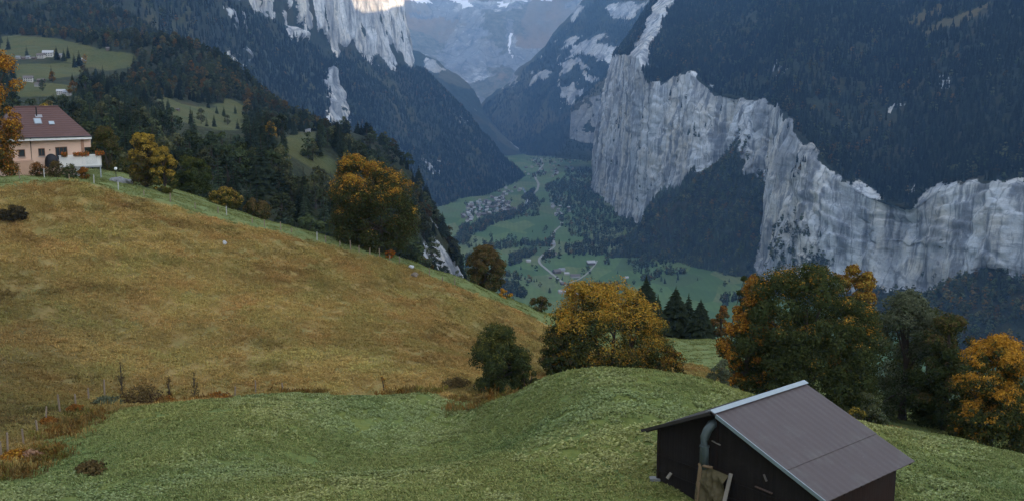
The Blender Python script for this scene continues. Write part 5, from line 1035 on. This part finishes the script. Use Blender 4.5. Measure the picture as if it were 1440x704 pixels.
for i, (px, py, s, lab) in enumerate([(783, 384, 1.25, 'dark timber farmhouse at the bend of the valley road'), (790, 381, 1.0, 'grey roofed farm building right of the dark farmhouse by the road bend'), (797, 386, .8, 'small white shed right of the farm buildings at the road bend'), (809, 390, 1.1, 'long white walled farmhouse below the road bend farms'), (831, 372, 1.35, 'large farmhouse at the end of the curved farm road'), (792, 400, .8, 'small brown barn in the meadow below the farms'), (790, 412, 1.0, 'pale roofed house just above the wide orange tree crown'), (774, 391, .5, 'tiny hut left of the valley road bend'), (881, 391, .6, 'lone pale hut on the meadow below the talus forest'), (779, 358, 1., 'house among the trees beside the valley road curve'), (743, 368, .8, 'pale shed at the edge of the dark copse in the valley'), (778, 345, .8, 'small house where the valley road meets the talus wood')]):
    h = hitF(px, py); L, W, Hh = (14, 10, 5) if i != 3 else (20, 9, 5); t = thing('farmhouse', lab, 'house', h, [.5, .2, 0, .1, .15, .4, .2, 0, .3, .1, .2, .4][i]); t.scale = (s,)*3; wm = WALLS[[1, 2, 0, 0, 1, 1, 0, 1, 0, 0, 0, 2][i]]; rm = ROOFS[[1, 0, 2, 1, 2, 1, 2, 1, 2, 1, 2, 0][i]]
    MB().box((0, 0, Hh/2-.75), (L, W, Hh+1.5)).build('wall', wm, t); r = Hh+W*.36; MB().slab([(-L/2-1, -W/2-1, Hh-.5), (L/2+1, -W/2-1, Hh-.5), (L/2+1, 0, r), (-L/2-1, 0, r)], .35).slab([(L/2+1, W/2+1, Hh-.5), (-L/2-1, W/2+1, Hh-.5), (-L/2-1, 0, r), (L/2+1, 0, r)], .35).build('roof', rm, t)
HILL = [
 (58, 82, 1.3, 'white walled house in the terrace hamlet at the upper left', 0, 1),
 (68, 80, 1.7, 'large pale building at the right end of the terrace hamlet', 0, 2),
 (84, 82, 1.2, 'pale house half hidden by spruces in the terrace hamlet', 0, 0),
 (26, 83, 0.8, 'leftmost small grey house of the terrace hamlet', 2, 0),
 (33, 84, 0.75, 'small dark house second from the left in the terrace hamlet', 1, 1),
 (40, 83, 0.8, 'small grey house third from the left in the terrace hamlet', 2, 0),
 (48, 84, 0.75, 'small brown house in the middle of the terrace hamlet', 1, 1),
 (40, 115, 1.2, 'white house with dark roof below the terrace hamlet', 0, 1),
 (58, 117, 0.9, 'dark roofed house right of the white one below the hamlet', 1, 1),
 (54, 122, 0.8, 'small pinkish house among trees below the terrace hamlet', 0, 1),
 (86, 133, 0.9, 'pale house among trees above the roof of the pink house', 0, 2),
 (95, 134, 0.8, 'small house right of the pale one above the pink roof', 0, 0),
 (132, 141, 0.6, 'lone pale hut in the wood right of the pink roof', 0, 2),
 (153, 71, 0.9, 'brown hut at the top of the right terrace meadow', 1, 1),
 (118, 86, 0.8, 'pale house beside the dark spruces of the terrace', 0, 2),
 (250, 156, 0.45, 'low hut on the sloping clearing above the golden trees', 1, 1),
 (433, 186, 0.7, 'hut at the top of the small clearing below the pale rock pillar', 2, 0),
]
for i, (px, py, s, lab, wi, ri) in enumerate(HILL):
    h = hitT(px, py)
    if h is None: continue
    L, W, Hh = 11, 8, 5; t = thing('hillside_house', lab, 'house', h, .3*math.sin(i*2.)); t.scale = (s*.52,)*3
    MB().box((0, 0, Hh/2-.75), (L, W, Hh+1.5)).build('wall', WALLS[wi], t); r = Hh+W*.34; MB().slab([(-L/2-.9, -W/2-.9, Hh-.4), (L/2+.9, -W/2-.9, Hh-.4), (L/2+.9, 0, r), (-L/2-.9, 0, r)], .3).slab([(L/2+.9, W/2+.9, Hh-.4), (-L/2-.9, W/2+.9, Hh-.4), (-L/2-.9, 0, r), (L/2+.9, 0, r)], .3).build('roof', ROOFS[ri], t)
    if s > .7:
        for k_ in range(4):
            for z_ in (1.4, 3.6): MB().box((-L/2+1.6+k_*2.6, -W/2-.03, z_), (1.1, .08, 1.2)).build('window', GLASS, t)
# valley trees: copses and rows
def floor_wood(name, poly, k, h0, h1, label, decf=.6):
    poly = np.array(poly, float); out = []
    g = np.array([hitF(*p)[:2] for p in poly]); lo, hi = g.min(0), g.max(0); q_ = lo+RNG.random((k*12, 2))*(hi-lo); q_ = q_[inpoly(q_+np.stack([fbm(np.c_[q_, 0*q_[:, :1]], 60., 2, 5), fbm(np.c_[q_, 0*q_[:, :1]], 60., 2, 6)], -1)*18, g)][:k]
    P = np.c_[q_, zF(q_[:, 0], q_[:, 1])]; n_ = len(P); d = RNG.random(n_) < decf; h = h0+(h1-h0)*RNG.random(n_); s = h/np.where(d, 9., 10.); r = np.zeros((n_, 3)); r[:, 2] = RNG.random(n_)*6.28; w_ = s*(1.0+.3*RNG.random(n_))
    return P, d, s, w_, r
WD = [([(765, 262), (800, 246), (838, 240), (848, 292), (880, 312), (900, 332), (862, 348), (806, 334), (812, 306), (778, 294)], 1500), ([(640, 338), (652, 318), (690, 305), (722, 298), (738, 286), (742, 270), (752, 268), (752, 282), (742, 296), (716, 308), (690, 318), (668, 334), (650, 352)], 700), ([(676, 344), (700, 343), (752, 340), (770, 342), (768, 348), (740, 348), (700, 352), (680, 352)], 150), ([(716, 362), (730, 356), (752, 352), (757, 360), (742, 366), (722, 374)], 170), ([(768, 338), (778, 336), (776, 346), (768, 348)], 25), ([(762, 362), (776, 356), (784, 362), (770, 370)], 40), ([(738, 290), (762, 282), (766, 290), (752, 298)], 40), ([(790, 350), (812, 346), (850, 340), (880, 336), (882, 346), (850, 356), (812, 360), (794, 360)], 240), ([(700, 395), (728, 402), (740, 414), (735, 420), (705, 412)], 110), ([(655, 360), (668, 356), (690, 372), (680, 382), (660, 376)], 90), ([(815, 405), (840, 402), (870, 404), (872, 412), (820, 412)], 80), ([(740, 226), (760, 219), (800, 216), (834, 220), (832, 230), (800, 228), (764, 234)], 160), ([(745, 246), (765, 240), (768, 246), (750, 252)], 45), ([(790, 240), (830, 236), (834, 252), (800, 250)], 90), ([(672, 302), (700, 299), (720, 296), (716, 302), (690, 308)], 60), ([(655, 288), (720, 282), (722, 298), (650, 308)], 70), ([(1010, 420), (1060, 410), (1070, 422), (1020, 432)], 60)]
WD += [([(640, 345), (760, 320), (1050, 385), (1050, 415), (700, 425)], 110), ([(790, 300), (830, 318), (800, 335), (785, 320)], 60), ([(880, 372), (960, 352), (1040, 372), (1040, 384), (960, 366), (890, 384)], 150), ([(900, 392), (960, 380), (964, 386), (905, 398)], 60), ([(690, 385), (760, 392), (760, 396), (690, 390)], 40), ([(655, 318), (760, 300), (762, 304), (660, 322)], 50)]
acc = [floor_wood('copse', p, k, 8, 17, '') for p, k in WD]
for a_ in acc: pass
fP, fd, fs, fw, fr = (np.concatenate([a_[j] for a_ in acc]) for j in range(5))
scatter('valley_wood', 'far_tree', fP, fr, np.stack([fw, fw, fs], 1), wood_tints(len(fP), fd, fP, .06, 11), 'dark copses and riverside trees on the valley floor', 'wood', np.where(fd, 4+RNG.integers(0, 3, len(fP)), RNG.integers(0, 4, len(fP))))
for i, (px, py, h_, k_, lab) in enumerate([(768, 324, 17, 1, 'round dark tree standing alone in the bright valley meadow'), (774, 330, 11, 0, 'small pointed tree right below the lone round valley tree'), (748, 347, 19, 1, 'big dark tree rising above the hedge row in the valley'), (774, 342, 22, 0, 'tall dark spruce beside the valley road curve'), (855, 372, 18, 1, 'round dark tree on the slope right of the large farmhouse'), (773, 411, 14, 0, 'slim spruce left above the wide orange tree crown'), (766, 424, 15, 0, 'dark spruce just over the left edge of the orange crown'), (727, 393, 12, 1, 'dark bushy tree left below the valley road bend'), (692, 355, 16, 1, 'dark round tree at the left end of the valley hedge row'), (756, 300, 18, 1, 'round dark tree near the middle of the valley below the far road'), (893, 385, 13, 1, 'small dark tree next to the lone pale hut'), (930, 395, 16, 0, 'slim spruce on the meadow under the talus forest'), (880, 400, 12, 1, 'round bush tree above the dark spruce row in the valley')]):
    h = hitF(px, py); t = thing('leafy_tree' if k_ else 'spruce_tree', lab, 'tree', h, i*1.1); s = h_/(9. if k_ else 10.); t.scale = (s*1.1, s*1.1, s); j = i % 5
    c = link('crown', DECO[j][0] if k_ else CONO[j], t); c.color = ((.05, .06, .032, 1) if k_ else (1, 1, 1, 1)); link('trunk', trunkD[j] if k_ else trunkC, t)

# ------------------------------------------------------------------ grasses (nobody could count them)
def tuft_patch(nm, seed, size, k, h0, h1, wd, cols, lean=.5, broad=0.):
    rng = np.random.default_rng(seed); V, C = [], []
    cen = (rng.random((max(4, k//9), 2))-.5)*size; q_ = cen[rng.integers(0, len(cen), k)]+rng.normal(0, .09*size, (k, 2)); h = h0+(h1-h0)*rng.random(k)**1.5; a = rng.random(k)*6.28; ln = lean*(.3+rng.random(k))
    d = np.stack([np.cos(a), np.sin(a), 0*a], 1); s = np.stack([-np.sin(a), np.cos(a), 0*a], 1); w_ = wd*(.6+.8*rng.random(k)); p0 = np.c_[q_, 0*a-.03]
    p1 = p0+d*(ln*h*.4)[:, None]+np.array([0, 0, 1])*(h*.6)[:, None]; p2 = p0+d*(ln*h)[:, None]+np.array([0, 0, 1])*(h*(1-.25*ln))[:, None]
    V = np.stack([p0-s*w_[:, None]*.3, p0+s*w_[:, None]*.3, p1+s*w_[:, None]*.5, p2+s*w_[:, None]*.08, p2-s*w_[:, None]*.08, p1-s*w_[:, None]*.5], 1).reshape(-1, 3)
    b_ = np.arange(k)[:, None]*6; Fq = np.concatenate([b_+np.array([0, 1, 2, 5]), b_+np.array([5, 2, 3, 4])]); cs = np.array(cols)[rng.integers(0, len(cols), k)]*(.75+.5*rng.random((k, 1)))
    return mesh(nm, V, Fq, [LEAF_I], np.repeat(cs, 6, 0))
GC = [(.20, .23, .074), (.225, .245, .085), (.14, .175, .056), (.25, .255, .095)]; WC = [(.25, .275, .11), (.29, .31, .13), (.22, .245, .09), (.17, .19, .06)]
DC = [(.375, .255, .08), (.35, .23, .071), (.395, .28, .10), (.295, .23, .076), (.285, .185, .056)]; SC_ = [(.17, .19, .065), (.20, .205, .075), (.145, .17, .055)]
protos('meadow_tuft', [tuft_patch('meadow_tuft_%d' % i, 800+i, 1.0, 130, .06, .16, .05, GC, 1.2) for i in range(4)]+[tuft_patch('weed_tuft_%d' % i, 810+i, .75, 70, .06, .16, .095, WC, 1.25) for i in range(4)])
protos('dry_tuft', [tuft_patch('dry_tuft_%d' % i, 820+i, 1.5, 130, .08, .24, .05, DC, 1.15) for i in range(5)]); protos('strip_tuft', [tuft_patch('strip_tuft_%d' % i, 830+i, 1.5, 110, .05, .16, .05, SC_, .8) for i in range(3)])
def nrm_euler(P):
    e = .4; gx = (zN(P[:, 0]+e, P[:, 1])-zN(P[:, 0]-e, P[:, 1]))/(2*e); gy = (zN(P[:, 0], P[:, 1]+e)-zN(P[:, 0], P[:, 1]-e))/(2*e)
    return np.stack([np.arctan(gy), -np.arctan(gx*np.cos(np.arctan(gy))), 0*gx], 1)
def in_frame(q_, m_=40): return (q_[:, 0] > -m_) & (q_[:, 0] < 1440+m_) & (q_[:, 1] < 704+m_)
def grass(name, key, k, wfun, box_, label, lo=.8, hi=1.4, idxf=None, tintf=None):
    P = np.array([box_[0], box_[2]])+RNG.random((k, 2))*np.array([box_[1]-box_[0], box_[3]-box_[2]]); P = P[wfun(P[:, 0], P[:, 1])]; P = np.c_[P, zN(P[:, 0], P[:, 1])]; P = P[in_frame(proj(P))]
    n_ = len(P); r = nrm_euler(P); s = lo+(hi-lo)*RNG.random(n_); s3 = np.stack([s, s, s*(.8+.5*RNG.random(n_))], 1); tn = np.ones((n_, 3))*(.85+.3*RNG.random((n_, 1))) if tintf is None else tintf(P)
    return scatter(name, key, P, r, s3, tn, label, 'grass', None if idxf is None else idxf(P))
lx_, ly_ = bf[1], bf[2]
def no_barn(x, y):
    dx, dy = x-bo[0], y-bo[1]; a_, b_ = dx*lx_[0]+dy*lx_[1], dx*ly_[0]+dy*ly_[1]; return ~((a_ > xl-.1) & (a_ < xr+.1) & (b_ > FY0-.1) & (b_ < BL-.3))
def weedsel(P):
    g = fbm(P, 7., 4, 841)+.6*fbm(P, 2., 2, 842); return np.where(g+RNG.normal(0, .25, len(P)) > .02, 4+RNG.integers(0, 4, len(P)), RNG.integers(0, 4, len(P)))
def gtint(P): g = fbm(P, 9., 4, 851)[:, None]; return (.92+.25*RNG.random((len(P), 1)))*(1+.22*g*np.array([[1., .45, .2]]))
def dtint(P):
    tr = np.abs(((P[:, 2]+.10*P[:, 0])/1.35+.8*fbm(P, 14., 3, 863)) % 1-.5)
    return dtint0(P)*(1-.34*(tr < .12)*(fbm(P, 10., 2, 864) > 0))[:, None]*(1-np.array([[.48, .44, .38]])*heath_w(P)[:, None])
def dtint0(P): g = fbm(P*np.array([1, 1.6, 1]), 12., 4, 861)[:, None]; h = fbm(P, 3., 3, 862)[:, None]; return (.9+.25*RNG.random((len(P), 1)))*(1+.3*g)*(1+.30*h*np.array([[-.25, .3, .15]]))
grass('meadow_grass', 'meadow_tuft', 20000, lambda x, y: meadow_w(x, y) & no_barn(x, y), (-42, 62, 28, 76), 'green grass and leafy weeds of the near meadow', .8, 1.35, weedsel, gtint)
grass('dry_grass', 'dry_tuft', 17000, lambda x, y: ~meadow_w(x, y) & ~strip_w(x, y), (-72, 40, 44, 124), 'dry ochre grass of the hill slope', .7, 1.35, None, dtint)
_be = np.array([meadow_edge[i] for i in range(0, 13)]); _t = np.r_[0, np.cumsum(np.linalg.norm(np.diff(_be, axis=0), axis=1))]; _u = RNG.random(900)*_t[-1]
_sp = np.stack([np.interp(_u, _t, _be[:, 0]), np.interp(_u, _t, _be[:, 1])], 1)+RNG.normal(0, .8, (900, 2))*np.array([.8, 1.])+np.array([-.3, .9]); _sp = np.c_[_sp, zN(_sp[:, 0], _sp[:, 1])]
_sp = _sp[fbm(_sp, 4., 3, 872)+.35*(_sp[:, 0] < -30) > .02]; _k = len(_sp); _s = .8+1.0*RNG.random(_k)*(fbm(_sp, 5., 3, 871) > -.2); _r = nrm_euler(_sp); _r[:, 2] = RNG.random(_k)*6.28
scatter('boundary_scrub', 'dry_tuft', _sp, _r, np.stack([_s*.7, _s*.7, _s*1.6], 1), np.array([(.7, .6, .55), (.5, .5, .5), (.95, .95, .95), (.62, .45, .34), (.55, .7, .5)])[RNG.integers(0, 5, _k)]*(.5+.5*RNG.random((_k, 1))), 'tangled dry scrub along the edge between meadow and dry slope', 'scrub')
grass('ridge_grass', 'strip_tuft', 9000, lambda x, y: strip_w(x, y), (-78, 70, 60, 160), 'short pale green grass along the ridge', .8, 1.3)
